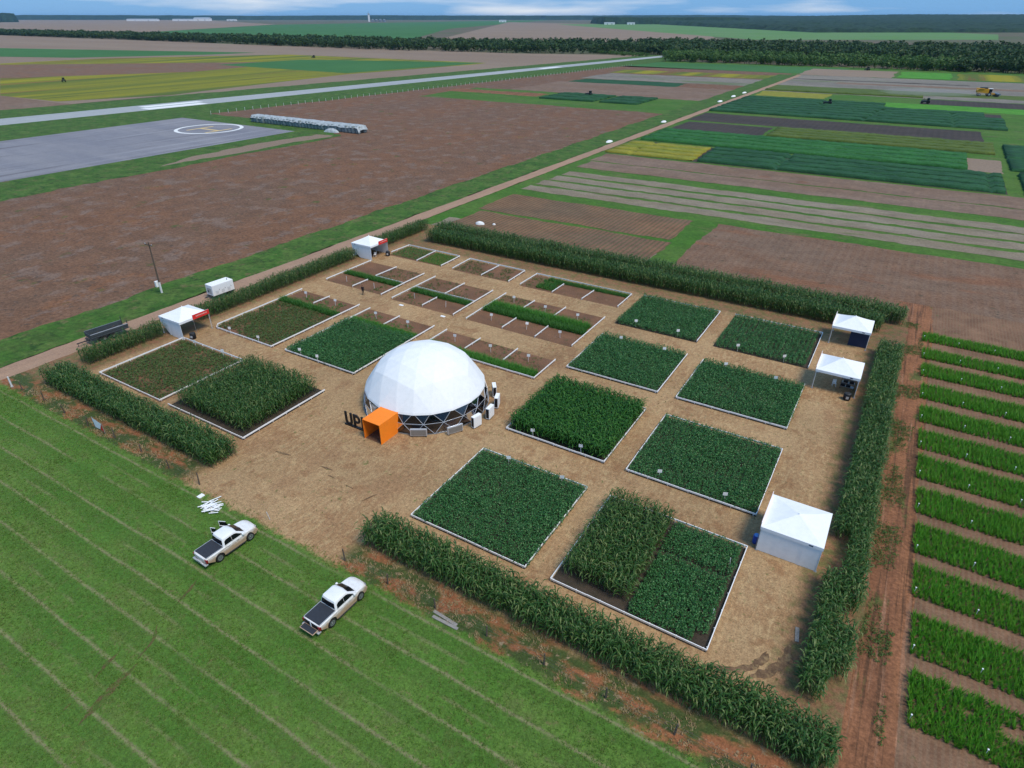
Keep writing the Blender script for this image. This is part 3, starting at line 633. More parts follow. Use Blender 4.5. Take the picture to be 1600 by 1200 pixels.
# ------------------------------------------------------------------ green trial beds beyond the dirt track
BT = [104.1, 98.0, 92.7, 86.4, 80.3, 74.5, 68.7, 62.7, 56.7, 50.9, 45.0, 39.0]; BB = [101.7, 95.5, 89.8, 83.2, 77.2, 71.1, 65.1, 59.1, 53.1, 47.5, 41.2, 34.9]
MARK = MB().box(-.05, .05, -.05, .05, 0, .05).box(-.015, .015, -.015, .015, -.6, 0).mesh('marker', M['white_paint'])
for i, (a, b) in enumerate(zip(BT, BB)):
    p = empty('crop_bed', (0, 0, 0), 0, None, 'crop bed', 'bright green trial beds')
    w0 = 8.25 + (104 - a) * .021; nthw = ('first', 'second', 'third', 'fourth', 'fifth', 'sixth', 'seventh', 'eighth', 'ninth', 'tenth', 'eleventh', 'twelfth')[i]
    p['label'] = '%s bright green trial bed beyond the red dirt track, counted from the back corn hedge' % nthw
    pos = grid_pos(w0, 30 if i < 6 else 24, b - .05, a + .65, .43, .2, .3, lambda X, Y: vnoise(X, Y, .9, 40 + i) > (.03 if i < 10 else .10))
    crop(p, BED, pos, 'bed_leaf', .8, 1.2, .05, .85 + .3 * vnoise(pos[:, 0], pos[:, 1], .7, i))
    for k in range(3):
        o = bpy.data.objects.new('marker', MARK); link(o, p); o.location = (w0 + .2 + k * 4.3, b + .35 + random.random() * .4, .6)

# ------------------------------------------------------------------ crop strips on the farther parcels
def canopy(name, x0, x1, y0, y1, h, mat, cell=.6, gaps=(), label=None, cat='crop strip', group=None):
    """a low closed crop canopy: uneven top, sides down to the soil"""
    nx = max(4, int((x1 - x0) / (cell * 1.6))); ny = max(3, int((y1 - y0) / cell))
    xs = np.linspace(x0, x1, nx + 1); ys = np.linspace(y0, y1, ny + 1); X, Y = np.meshgrid(xs, ys)
    Z = h * (.75 + .35 * vnoise(X, Y, 1.1, int(abs(x0 * 7 + y0)) % 97) + RNG.uniform(-.14, .14, X.shape))
    for kind, a, b in gaps:
        C = X if kind == 'x' else Y; Z = np.where((C > a) & (C < b), .03, Z)
    X = X + RNG.uniform(-.3, .3, X.shape) * cell; Y = Y + RNG.uniform(-.25, .25, X.shape) * cell
    Z[0] = Z[-1] = -.03; Z[:, 0] = Z[:, -1] = -.03
    Y[1] = Y[0] + .12; Y[-2] = Y[-1] - .12; X[:, 1] = X[:, 0] + .12; X[:, -2] = X[:, -1] - .12
    V = np.stack([X, Y, Z], -1).reshape(-1, 3); i = np.arange((ny) * (nx + 1)).reshape(ny, nx + 1)[:, :-1].ravel()
    F = np.concatenate([np.stack([i, i + 1, i + nx + 2], 1), np.stack([i, i + nx + 2, i + nx + 1], 1)])
    return stuff(name, V, F, M[mat], None, label, cat, group)
for k in range(4):
    canopy('yellow_crop_strip', -92.5, -61.5 - k * .4, 214.5 + 6.6 * k, 220 + 6.6 * k, .5, 'yellow_crop', .8, [('x', -84.6, -83.4)])
    canopy('soy_strip', -60 - k * .4, 24, 214.5 + 6.9 * k, 220.4 + 6.9 * k, .8, 'soy_far', .7, [('x', -36.2, -34.6), ('x', 20, 21)])
    canopy('bright_soy_strip', -91.5, 15.5, 245 + 7.6 * k, 251.6 + 7.6 * k, .8, 'soy_far_bright', .7)
    canopy('olive_crop_strip', -52, 24, 279 + 6.4 * k, 284.6 + 6.4 * k, .7, 'olive_crop', .8)
for k in range(8):
    canopy('soy_strip', -94 + k * .2, (31 if k < 4 else 24 if k < 6 else -20), 344.5 + 9.7 * k, 353.0 + 9.7 * k, .8, 'soy_far', 1.0, [('x', -24 + k, -22.4 + k), ('x', 10.5, 12)] if k < 5 else [('x', -50, -48.5)])
canopy('soy_strip', 28.5, 60, 214.5, 245, .8, 'soy_far', .9); canopy('soy_strip', 27, 60, 250, 300, .8, 'soy_far', .9, [('y', 270, 272)])
canopy('soy_strip', -93, -4, 466, 474, .8, 'olive_crop', 1.2)
for x0, x1 in ((-194, -160), (-156, -134)):
    for k in range(3): canopy('soy_strip', x0, x1, 348 + 11.5 * k, 358 + 11.5 * k, .9, 'soy_far', 1.0)

# ------------------------------------------------------------------ the geodesic dome
DC, DR, DZ = Vector((-43.5, 51.0, 0)), 7.65, .95
dome = empty('geodesic_dome', DC, R(9), 'white geodesic dome tent with a see-through triangle band at its base', 'dome')
bm = bmesh.new(); bmesh.ops.create_icosphere(bm, subdivisions=3, radius=1.0)
pole = max(bm.verts, key=lambda v: len([1 for e in v.link_edges]) == 5 and v.co.z)
for v in bm.verts: v.co.normalize()
top_v = min((v for v in bm.verts if len(v.link_edges) == 5), key=lambda v: (v.co - Vector((0, 0, 1))).length)
q = top_v.co.rotation_difference(Vector((0, 0, 1)))
for v in bm.verts: v.co = q @ v.co
for v in bm.verts:
    zz = .355 if .40 < v.co.z < .56 else .18 if .1 < v.co.z < .4 else None
    if zz:
        k_ = math.sqrt(1 - zz * zz) / math.hypot(v.co.x, v.co.y); v.co = Vector((v.co.x * k_, v.co.y * k_, zz))
P3 = lambda c, k=1.0: Vector((c.x * DR * k, c.y * DR * k, max(0, c.z) * DR * DZ * k + (.02 if c.z < .01 else 0)))
upper = [f for f in bm.faces if f.calc_center_median().z > .02]
cover = [f for f in upper if min(v.co.z for v in f.verts) > .34]
band = [f for f in upper if f not in cover]
mb = MB(); idx = {}
for f in cover:
    for v in f.verts:
        if v.index not in idx: idx[v.index] = len(mb.v); mb.v.append(tuple(P3(v.co, 1.012)))
    mb.f.append(tuple(idx[v.index] for v in f.verts)); mb.m.append(0)
mem = mb.mesh('membrane', M['white_sheet'], smooth=False)
bm2 = bmesh.new(); bm2.from_mesh(mem)
bmesh.ops.subdivide_edges(bm2, edges=bm2.edges, cuts=2, use_grid_fill=True)
for v in bm2.verts:                      # the sheet rounds slightly between the struts
    r = math.sqrt((v.co.x / DR) ** 2 + (v.co.y / DR) ** 2 + (v.co.z / DR / DZ) ** 2)
    v.co *= 1 + .22 * (1.012 / r - 1)
ring = [e for e in bm2.edges if e.is_boundary]
ext = bmesh.ops.extrude_edge_only(bm2, edges=ring)
for g in ext['geom']:
    if isinstance(g, bmesh.types.BMVert): g.co.z -= .22; g.co.x *= 1.012; g.co.y *= 1.012
bmesh.ops.recalc_face_normals(bm2, faces=bm2.faces)
bm2.to_mesh(mem); bm2.free()
for p_ in mem.polygons: p_.use_smooth = True
o = bpy.data.objects.new('membrane', mem); link(o, dome)
es = o.modifiers.new('facet', 'EDGE_SPLIT'); es.split_angle = R(2.5)
seam = MB()
for e in {e for f in cover for e in f.edges}:
    pass
for f in band:
    mb = MB(); c = f.calc_center_median()
    pts = [P3(v.co, 1.0) for v in f.verts]; cc = sum(pts, Vector()) / 3
    mb.add([cc + (p_ - cc) * .975 for p_ in pts], [(0, 1, 2)]); mb.build('pane', M['clear_vinyl'], dome)
fr = MB()
for e in {e for f in band for e in f.edges} | {e for f in cover for e in f.edges}:
    a, b = e.verts; k = .99; inner = e.link_faces and all(f in cover for f in e.link_faces if f in upper)
    fr.tube(P3(a.co, .985 if inner else 1.002), P3(b.co, .985 if inner else 1.002), .026, n=6)
fr.build('frame', M['light_metal'], dome)
base = MB(); base.lathe([(DR * 1.008, 0), (DR * 1.008, .07), (DR * .99, .07), (DR * .99, 0)], 40); base.build('base_ring', M['grey_metal'], dome)
fl = MB(); fl.lathe([(DR * .965, .004), (DR * .965, .03)], 40); fl.build('floor', plain('dome_floor', (.16, .085, .05), .9), dome)
bm.free()
# furniture seen through the band
t = empty('display_counter', (-41.2, 47.6, .03), .3, 'dark display counter standing inside the white dome', 'counter')
MB().box(-1.2, 1.2, -.3, .3, 0, 1.0).build('body', M['dark_metal'], t, bevel=.02); MB().box(-1.3, 1.3, -.38, .38, 1.0, 1.05).build('top', M['weathered_wood'], t)

tn = empty('entrance_tunnel', (0, 0, 0), 0, 'orange box tunnel forming the entrance of the white dome', 'entrance tunnel')
tx0, tx1, ty0, ty1, th = -44.35, -41.85, 40.8, 44.6, 2.5
MB().box(tx0, tx0 + .06, ty0, ty1, 0, th).build('side_panel', M['orange_sheet'], tn)
MB().box(tx1 - .06, tx1, ty0, ty1, 0, th).build('side_panel', M['orange_sheet'], tn)
MB().box(tx0, tx1, ty0, ty1, th + .002, th + .06).build('roof_panel', M['orange_sheet'], tn)
MB().box(tx1 - .07, tx1 + .02, ty1 + .003, ty1 + .12, 0, th + .1).build('door_post', M['dark_metal'], tn)
MB().box(tx0 - .02, tx0 + .07, ty1 + .003, ty1 + .12, 0, th + .1).build('door_post', M['dark_metal'], tn)
MB().box(tx0 + .062, tx1 - .062, ty0 + .1, ty1, .008, .03).build('floor_mat', M['plot_soil'], tn)

us = empty('letter_sign', (-48.15, 41.75, 0), R(1), 'black freestanding letters reading UPL beside the orange tunnel', 'sign')
mb = MB(); hh, sw, dp = 1.65, .27, .14
for pts in ([(0, hh), (0, .42), (.1, .12), (.34, 0), (.72, 0), (.96, .12), (1.06, .42), (1.06, hh), (.79, hh), (.79, .5), (.72, .3), (.62, .24), (.44, .24), (.34, .3), (.27, .5), (.27, hh)],):
    n = len(pts); mb.add([(x, y, z + .16) for y in (0, dp) for x, z in pts], [tuple(range(n)), tuple(range(2 * n - 1, n - 1, -1))] + [(k, (k + 1) % n, n + (k + 1) % n, n + k) for k in range(n)])
mb.build('letter_u', M['black_plastic'], us)
mb = MB(); o0 = 1.28; outer = [(0, 0), (.27, 0), (.27, .52), (.62, .52), (.86, .62), (1.0, .85), (1.0, 1.22), (.86, 1.45), (.62, hh), (0, hh)]
inner = [(.27, .76), (.58, .76), (.70, .82), (.75, .92), (.75, 1.15), (.70, 1.25), (.58, 1.31), (.27, 1.31)]
for q in ([(0, 0), (.27, 0), (.27, hh), (0, hh)], [(.27, .52), (.62, .52), (.58, .76), (.27, .76)], [(.62, .52), (.86, .62), (.70, .82), (.58, .76)], [(.86, .62), (1.0, .85), (.75, .92), (.70, .82)],
          [(1.0, .85), (1.0, 1.22), (.75, 1.15), (.75, .92)], [(1.0, 1.22), (.86, 1.45), (.70, 1.25), (.75, 1.15)], [(.86, 1.45), (.62, hh), (.58, 1.31), (.70, 1.25)], [(.62, hh), (.27, hh), (.27, 1.31), (.58, 1.31)]):
    mb.add([(x + o0, y, z + .16) for y in (0, dp) for x, z in q], [(0, 1, 2, 3), (7, 6, 5, 4)] + [(k, (k + 1) % 4, 4 + (k + 1) % 4, 4 + k) for k in range(4)])
mb.build('letter_p', M['black_plastic'], us)
mb = MB(); mb.box(2.5, 2.77, 0, dp, .16 + .241, .16 + hh); mb.box(2.5, 3.3, 0, dp, .16, .16 + .24); mb.build('letter_l', M['black_plastic'], us)
MB().box(-.1, 3.4, -.08, dp + .08, 0, .158).build('plinth', M['black_plastic'], us)

# air conditioners round the dome
def air_unit(x, y, face, label):
    t = empty('air_conditioner', (x, y, 0), face, label, 'air conditioner', 'air conditioners round the dome')
    MB().box(-.24, .24, -.62, .62, .12, 1.55).build('casing', M['white_paint'], t, bevel=.02)
    g = MB().box(-.255, -.242, -.52, .52, .35, 1.42).build('grille', M['black_plastic'], t)
    for k in range(2):
        MB().lathe([(.28, 0), (.28, .012)], 14, 'X', (-.268, -.26 + .52 * k, .9)).build('fan_guard', M['dark_metal'], g)
    MB().box(-.2, .2, -.5, .5, 0, .12).build('foot', M['dark_metal'], t)
    MB().box(.243, .25, -.5, .5, .3, 1.4).build('coil_panel', M['white_sheet'], t)
    for s in (-1, 1): MB().box(-.18, .18, min(s * .622, s * .632), max(s * .622, s * .632), .25, 1.45).build('side_grille', M['black_plastic'], t)
for (x, y), lab in zip(((-34.9, 49.3), (-34.6, 51.7), (-35.2, 54.2), (-36.9, 56.2)),
        ('first white air conditioner after the grey panels round the dome', 'second white air conditioner after the grey panels round the dome', 'third white air conditioner after the grey panels, facing the fresh corn plot', 'last white air conditioner round the dome, towards the strip plots')):
    air_unit(x, y, math.atan2(y - DC.y, x - DC.x), lab)
def vent_panel(x, y, label):
    a = math.atan2(y - DC.y, x - DC.x); t = empty('vent_panel', (x, y, 0), a, label, 'vent unit', 'grey vent units at the dome foot')
    MB().box(-.14, .1, -.95, .95, .15, 1.05).build('body', M['light_metal'], t, bevel=.02)
    MB().box(.102, .115, -.85, .85, .25, .95).build('louvre', M['grey_metal'], t)
    for s in (-.8, .8): MB().box(-.1, .1, s - .05, s + .05, 0, .148).build('leg', M['dark_metal'], t)
vent_panel(-39.3, 44.2, 'grey vent unit at the dome foot beside the orange tunnel'); vent_panel(-36.2, 46.9, 'tilted grey vent unit at the dome foot beside the air conditioners')

# ------------------------------------------------------------------ marquees
def marquee(x0, x1, y0, y1, label, walls='', banner=None, eave=2.75, peak=3.9, half=None, banner_at=''):
    cx, cy = (x0 + x1) / 2, (y0 + y1) / 2; t = empty('marquee', (cx, cy, 0), 0, label, 'tent', 'white marquees round the site')
    hx, hy = (x1 - x0) / 2, (y1 - y0) / 2; mb = MB(); rings = []
    for k, u in enumerate((1.0, .8, .55, .3, .1, 0)):        # cloth sags a little between eave and peak
        z = eave + (peak - eave) * ((1 - u) ** 1.12)
        rings.append([(-hx * u, -hy * u, z), (0, -hy * u * (1 - .02 * (u < 1)), z - .0), (hx * u, -hy * u, z), (hx * u, 0, z), (hx * u, hy * u, z), (0, hy * u, z), (-hx * u, hy * u, z), (-hx * u, 0, z)])
    vs = [p_ for r in rings[:-1] for p_ in r] + [(0, 0, peak)]; fs = []
    for k in range(len(rings) - 2):
        for j in range(8): fs.append((k * 8 + j, k * 8 + (j + 1) % 8, k * 8 + 8 + (j + 1) % 8, k * 8 + 8 + j))
    b = (len(rings) - 2) * 8
    for j in range(8): fs.append((b + j, b + (j + 1) % 8, len(vs) - 1))
    mb.add(vs, fs); r = mb.build('roof', M['white_sheet'], t, smooth=False)
    MB().lathe([(.05, 0), (.07, .06), (.02, .16)], 8, 'Z', (0, 0, peak - .03)).build('finial', M['white_paint'], r)
    for nm, q in (('S', (-hx - .01, hx + .01, -hy - .02, -hy)), ('N', (-hx - .01, hx + .01, hy, hy + .02)), ('W', (-hx - .02, -hx, -hy, hy)), ('E', (hx, hx + .02, -hy, hy))):
        MB().box(*q, eave - .32, eave - .004).build('valance', M['white_sheet'], t)
        if nm in walls:
            wm = MB(); N_ = 14; d = .02          # hanging wall with soft folds
            for j in range(N_ + 1):
                u = j / N_ * 2 - 1; off = d * .7 * math.sin(j * 2.3) + random.uniform(-.015, .015)
                for z in (.03, eave - .33):
                    o_ = off * (1 if z < 1 else .3)
                    wm.v.append((u * (hx - .03), (-hy + .06 + o_) if nm == 'S' else (hy - .06 + o_), z) if nm in 'SN' else ((-hx + .06 + o_) if nm == 'W' else (hx - .06 + o_), u * (hy - .03), z))
            if half and nm == half:
                for j in range(N_ + 1):
                    if j < 6: wm.v[2 * j] = wm.v[2 * j][:2] + (1.75 - j * .33 if j < 5 else .1,)
            for j in range(N_): wm.f.append((2 * j, 2 * j + 2, 2 * j + 3, 2 * j + 1)); wm.m.append(0)
            w_ = wm.build('wall', M['white_sheet'], t); sd = w_.modifiers.new('cloth', 'SOLIDIFY'); sd.thickness = .01
    for sx in (-1, 1):
        for sy in (-1, 1):
            MB().tube((sx * (hx - .08), sy * (hy - .08), 0), (sx * (hx - .08), sy * (hy - .08), eave - .01), .035).build('leg', M['white_post'], t)
            MB().box(sx * (hx - .08) - .12, sx * (hx - .08) + .12, sy * (hy - .08) - .12, sy * (hy - .08) + .12, 0, .02).build('foot_plate', M['grey_metal'], t)
    MB().box(.62 * hx * (1 if banner and banner[0] == 'W' else -1) - .17, .62 * hx * (1 if banner and banner[0] == 'W' else -1) + .17, -hy - .03, -hy - .021, eave - .22, eave - .1).build('maker_patch', M['navy_cloth'], t)
    if banner:                                     # red name board on the eave
        sd_, a, b_ = banner; sx = hx + .04 if sd_ == 'E' else -hx - .04
        e = empty('name_board', (cx + sx, cy, eave - .30), 0, 'red name board on the eave of the marquee ' + banner_at, 'sign', 'red name boards on the marquees')
        s = 1 if sd_ == 'E' else -1
        MB().box(-.02, .02, a, b_, 0, .72).build('panel', M['white_paint'], e)
        MB().box(min(s * .021, s * .03), max(s * .021, s * .03), a, b_, 0, .72).build('red_face', M['red_paint'], e)
        y = a + .55
        mk = MB()
        while y < b_ - .4:
            l_ = random.uniform(.08, .2); mk.box(min(s * .031, s * .035), max(s * .031, s * .035), y, y + l_, .3, .48); y += l_ + .07
        mk.build('lettering', M['pale_print'], e)
        MB().tube((0, b_ - .03 if sd_ == 'E' else a, -eave + .32), (0, b_ - .03 if sd_ == 'E' else a, .1), .02).build('stake', M['weathered_wood'], e)
        MB().tube((0, a + .03, -eave + .32), (0, a + .03, .1), .02).build('stake', M['weathered_wood'], e)
    return t
marquee(-89.2, -84.2, 45.5, 50.4, 'white roadside marquee with a draped side wall near the cargo trailer', 'S', ('E', -.3, 2.45), half='S', banner_at='near the cargo trailer')
marquee(-89.6, -84.6, 86.2, 91.1, 'white roadside marquee with back and side walls beside the small green plot', 'SNW', ('E', -.2, 2.4), half='S', banner_at='beside the small green plot')
marquee(-3.4, 1.6, 93.9, 98.8, 'open white marquee with a navy back sheet against the back corn hedge', '', ('W', -2.4, 2.4), banner_at='with the navy sheet')
marquee(-3.3, 1.75, 78.9, 83.8, 'open white marquee with dark shelves underneath beside the track hedge', 'E', ('W', -2.4, 2.4), banner_at='with the dark shelves')
marquee(-2.75, 2.3, 46.1, 51.1, 'closed white marquee with its side walls down beside the half corn plot', 'SEN', ('W', -2.4, 2.4), peak=3.45, banner_at='with its walls down')
MB().box(-1.2, 1.2, -.02, .02, .05, 2.3).build('navy_sheet', M['navy_cloth'], None, loc=(.3, 94.6, 0)); tag(bpy.data.objects['navy_sheet'], 'dark navy sheet hanging under the marquee at the back hedge', 'sheet')
def bin_(x, y, rz, label):
    t = empty('round_bin', (x, y, 0), rz, label, 'bin', 'black round bins at the tents')
    MB().lathe([(.36, 0), (.42, .08), (.44, .5), (.42, .8), (.36, .86)], 18).build('body', M['black_plastic'], t, smooth=True)
    MB().lathe([(.37, .86), (.40, .9), (.3, .95)], 18).build('lid', M['dark_metal'], t)
    MB().box(-.16, .16, -.47, -.445, .28, .62).build('label_plate', M['light_metal'], t)
bin_(-83.5, 46.6, R(30), 'black round bin with pale plate at the draped roadside marquee'); bin_(-83.8, 90.0, R(30), 'black round bin at the walled roadside marquee'); bin_(.9, 78.1, R(10), 'black round bin with pale plate at the marquee with shelves')
t = empty('shelf_unit', (.6, 81.0, 0), 0, 'dark open shelf unit stacked with crates under a white marquee', 'shelf')
for z in (.3, .85, 1.4, 1.9): MB().box(-.8, .8, -.3, .3, z, z + .04).build('shelf', M['grey_metal'], t)
for sx in (-.78, .78):
    for sy in (-.28, .28): MB().box(sx - .02, sx + .02, sy - .02, sy + .02, 0, 1.95).build('post', M['dark_metal'], t)
for k, (x, z) in enumerate(((-.5, .34), (.1, .34), (-.3, .89), (.4, .89), (0, 1.44))):
    MB().box(-.25, .25, -.22, .22, 0, .3).build('crate', M['black_plastic'], None, loc=(.6 + x, 81.0, z + .005), bevel=.015)
crl = ('on the bottom shelf, outer side', 'on the bottom shelf, inner side', 'on the second shelf, outer side', 'on the second shelf, inner side', 'alone on the third shelf')
for o, c in zip([o for o in bpy.data.objects if o.name.startswith('crate')], crl): tag(o, 'black crate ' + c + ' of the unit under the marquee', 'crate', 'crates on the shelf unit')
def chair(x, y, rz, label, mat='white_paint'):
    t = empty('plastic_chair', (x, y, 0), rz, label, 'chair', 'white plastic chairs')
    MB().box(-.22, .22, -.22, .22, .42, .46).build('seat', M[mat], t, bevel=.01); MB().box(-.22, .22, .2, .24, .46, .88).build('backrest', M[mat], t, bevel=.01)
    for sx in (-.19, .19):
        for sy in (-.19, .19): MB().tube((sx * 1.1, sy * 1.1, 0), (sx, sy, .42), .022, n=6).build('leg', M[mat], t)
chair(-85.6, 88.2, .4, 'white plastic chair under the walled roadside marquee, nearer its open corner'); chair(-86.3, 89.1, -.5, 'white plastic chair under the walled roadside marquee, farther inside')
chair(-.9, 80.9, .2, 'white plastic chair under the marquee with the dark shelves')
t = empty('blue_drum', (-2.95, 47.0, 0), 0, 'blue plastic drum at the corner of the closed marquee', 'drum')
MB().lathe([(.27, 0), (.29, .06), (.29, .28), (.30, .3), (.29, .32), (.29, .6), (.30, .62), (.29, .64), (.29, .84), (.26, .9)], 20).build('body', M['blue_plastic'], t, smooth=True)
MB().lathe([(.25, .9), (.25, .93), (.1, .94)], 16).build('lid', plain('light_blue', (.12, .3, .7), .4), t)

# ------------------------------------------------------------------ sign boards in the plots
SIGN_POST = MB().box(-.02, .02, -.02, .02, 0, 1.0).mesh('post', M['white_post']); SIGN_FACE = MB().box(-.22, .22, -.035, -.021, .82, 1.2).mesh('panel', M['white_paint'])
STAKE = MB().box(-.025, .025, -.02, .02, 0, 1.05).mesh('stake', M['white_post'])
SG = {
 'entrance corner seedling plot': [(307, 543), (350, 558)],
 'seedling half of the grass strip plot': [(361, 522), (405, 536)],
 'weedy end of the grass strip plot': [(479.5, 466), (524, 478)],
 'dark soybean plot left of the dome': [(471, 556), (497, 567)],
 'seed strips behind the dark soybeans': [(588, 498), (637.5, 512)],
 'red soil plot behind the dome': [(711, 534), (767, 550), (825.5, 565.5)],
 'front half of the double strip plot': [(767.5, 501), (822.5, 515), (875, 528)],
 'back half of the double strip plot': [(803, 473), (851.5, 488), (902, 501)],
 'far soybeans by the back hedge': [(993, 511), (1058.5, 526)],
 'ridged soybeans by the far marquee': [(1152, 549), (1224, 566)],
 'soybeans behind the fresh corn': [(969.5, 537), (1037, 555)],
 'soybeans level with the shelf marquee': [(1133, 579), (1210, 600)],
 'fresh green corn plot': [(833, 684), (907.5, 709)],
 'soybeans beside the closed marquee': [(1029, 748), (1131, 784)],
 'low soybeans near the gateway': [(795, 727), (877, 757)]}
for nm, pts in SG.items():
    for i, q in enumerate(pts):
        wh = ('road side', 'track side') if len(pts) == 2 else ('road side', 'middle', 'track side')
        x, y = survey(*q); t = empty('plot_sign', (x, y, 0), R(random.gauss(24, 5)), 'white staked sign in the ' + nm + ', ' + wh[i], 'sign', 'white plot signs')
        t.rotation_euler = (random.gauss(-.05, .05), random.gauss(0, .05), t.rotation_euler[2])
        link(bpy.data.objects.new('post', SIGN_POST), t); link(bpy.data.objects.new('panel', SIGN_FACE), t)
for lab, q in (('thin white stake by the weeds, roadside end of the plot next to the tent', (542, 440)), ('thin white stake, track side, in the plot next to the second roadside tent', (585, 451)),
               ('thin white stake, road side, in the strip plot between two plain lanes', (648, 467)), ('thin white stake, track side, in the strip plot between two plain lanes', (696.5, 480)),
               ('thin white stake in the half corn plot, towards the closed marquee', (1140, 885)), ('thin white stake in the half corn plot, towards the front hedge', (1112, 966)), ('thin white stake standing alone in the gateway straw', (422, 812))):
    x, y = survey(*q); o = bpy.data.objects.new('marker_stake', STAKE); link(o); o.location = (x, y, 0); o.rotation_euler = (random.gauss(0, .06), random.gauss(0, .06), .4); tag(o, lab, 'stake', 'white marker stakes')
for q, lab in (((627, 477), 'small white board lying on straw below the strip plot between lanes'), ((692, 494.5), 'small white board lying on straw at the corner of the long plot')):
    x, y = survey(*q); MB().box(-.4, .4, -.22, .22, .01, .06).build('white_board', M['white_paint'], None, loc=(x, y, 0), bevel=.01); o = sc.collection.objects[-1]; tag(o, lab, 'board')

# ------------------------------------------------------------------ pickup trucks
def arc(cx, cz, r, a0, a1, n=9): return [(cx + r * math.cos(R(a0 + (a1 - a0) * k / n)), cz + r * math.sin(R(a0 + (a1 - a0) * k / n))) for k in range(n + 1)]
def pickup(x, y, rz, label, gate_open, doors_open):
    t = empty('pickup_truck', (x, y, 0), rz, label, 'pickup truck', 'white pickup trucks on the pasture'); t.scale = (1.02, 1.0, 1.07)
    # side outline (y forwards, z up) with both wheel arches, swept across the width
    prof = [(-2.62, .62), (-2.74, .70), (-2.78, 1.02), (-2.75, 1.12), (-1.9, 1.13), (-.98, 1.13), (0.2, 1.12), (1.02, 1.13), (1.25, 1.14), (1.75, 1.12), (2.18, 1.06), (2.40, .97), (2.50, .78), (2.50, .52), (2.38, .36)]
    prof += arc(1.545, .40, .47, -6, 186)[0:] + arc(-1.545, .40, .47, -6, 186)
    S = [-1, -.97, -.86, -.5, 0, .5, .86, .97, 1]; V = []; n = len(prof)
    for s in S:
        a = abs(s)
        for (py, pz) in prof:
            yy = py; zz = pz; xx = s * .925
            if pz > .95: zz -= (.0 if a < .8 else .012 if a < .9 else .035 if a < .98 else .09)
            if py > 1.2: yy -= (a ** 3) * .22 * min(1, (py - 1.2) / 1.1); xx *= 1 - .05 * min(1, (py - 1.2) / 1.2)
            if py < -2.4: yy += (a ** 4) * .08
            if pz > .85 and a > .95: xx *= .985
            if .5 < pz < .8 and a < .98: pass
            V.append((xx, yy, zz))
    F = []
    for i in range(len(S) - 1):
        for k in range(n): F.append((i * n + k, i * n + (k + 1) % n, (i + 1) * n + (k + 1) % n, (i + 1) * n + k))
    F += [tuple(range(n)), tuple(range(len(V) - 1, len(V) - n - 1, -1))]
    body = MB().add(V, F).build('body', M['car_paint'], t)
    b = body.modifiers.new('bevel', 'BEVEL'); b.width = .025; b.segments = 2; b.limit_method = 'ANGLE'; b.angle_limit = R(35)
    # cab
    lv = [(1.09, -1.0, 1.32, .875), (1.19, -.985, 1.17, .862), (1.66, -.88, .50, .735), (1.76, -.82, .36, .69), (1.82, -.60, .10, .56)]
    V = []; F = []; m = 12
    for z, y0, y1, hw in lv:
        c = .10
        V += [(hw, y0 + c, z), (hw, (y0 + y1) / 2, z), (hw, y1 - c, z), (hw - c, y1, z), (0, y1 + .07, z), (-hw + c, y1, z), (-hw, y1 - c, z), (-hw, (y0 + y1) / 2, z), (-hw, y0 + c, z), (-hw + c, y0, z), (0, y0 - .03, z), (hw - c, y0, z)]
    for i in range(len(lv) - 1):
        for k in range(m): F.append((i * m + k, i * m + (k + 1) % m, (i + 1) * m + (k + 1) % m, (i + 1) * m + k))
    F.append(tuple(range((len(lv) - 1) * m, len(lv) * m)))
    cab = MB().add(V, F).build('cab', M['car_paint'], t, smooth=True); es = cab.modifiers.new('s', 'EDGE_SPLIT'); es.split_angle = R(28)
    def glass(name, pts, parent=t): return MB().add(pts, [tuple(range(len(pts)))]).build(name, M['dark_glass'], parent)
    for s in (-1, 1):       # side glass: one dark band with a pillar
        hw = lambda z: .862 - (z - 1.19) * .2702 + .014
        g = [(-.84, 1.21), (-.78, 1.52), (-.62, 1.62), (-.11, 1.645), (-.11, 1.21)]; g2 = [(-.085, 1.21), (-.085, 1.645), (.22, 1.635), (.42, 1.57), (.93, 1.21)]
        for q in (g, g2): glass('side_window', [(s * hw(z), yy, z) for yy, z in q])
        MB().box(s * .86 - .02, s * .86 + .02, -.13, -.06, 1.2, 1.22).build('door_seam', M['dark_metal'], t)
        MB().box(min(s * .90, s * 1.06), max(s * .90, s * 1.06), .80, .98, 1.14, 1.32).build('mirror', M['car_paint'], t, bevel=.03)
        for yy in (-.55, .35): MB().box(min(s * .92, s * .945), max(s * .92, s * .945), yy - .1, yy + .1, .98, 1.01).build('door_handle', M['light_metal'], t)
        MB().box(min(s * .80, s * .98), max(s * .80, s * .98), -.98, 1.0, .30, .36).build('side_step', M['dark_metal'], t, bevel=.01)
        MB().add([(s * .52, 2.475, .84), (s * .82, 2.32, .88), (s * .80, 2.20, 1.02), (s * .55, 2.36, 1.0)], [(0, 1, 2, 3)]).build('headlight', M['lamp_glass'], t)
        MB().box(min(s * .70, s * .935), max(s * .70, s * .935), -2.80, -2.62, .72, 1.03).build('tail_light', M['red_glass'], t, bevel=.02)
    def pane(name, lvls, bow, oy, oz):
        V_ = []
        for z, yy, wd in lvls: V_ += [(-wd, yy + oy, z + oz), (0, yy + bow * 1.0 + oy, z + oz), (wd, yy + oy, z + oz)]
        MB().add(V_, [f for i in range(len(lvls) - 1) for f in ((3 * i, 3 * i + 1, 3 * i + 4, 3 * i + 3), (3 * i + 1, 3 * i + 2, 3 * i + 5, 3 * i + 4))]).build(name, M['dark_glass'], t)
    pane('windscreen', ((1.20, 1.156, .71), (1.42, .842, .67), (1.64, .529, .62)), .075, .022, .012)
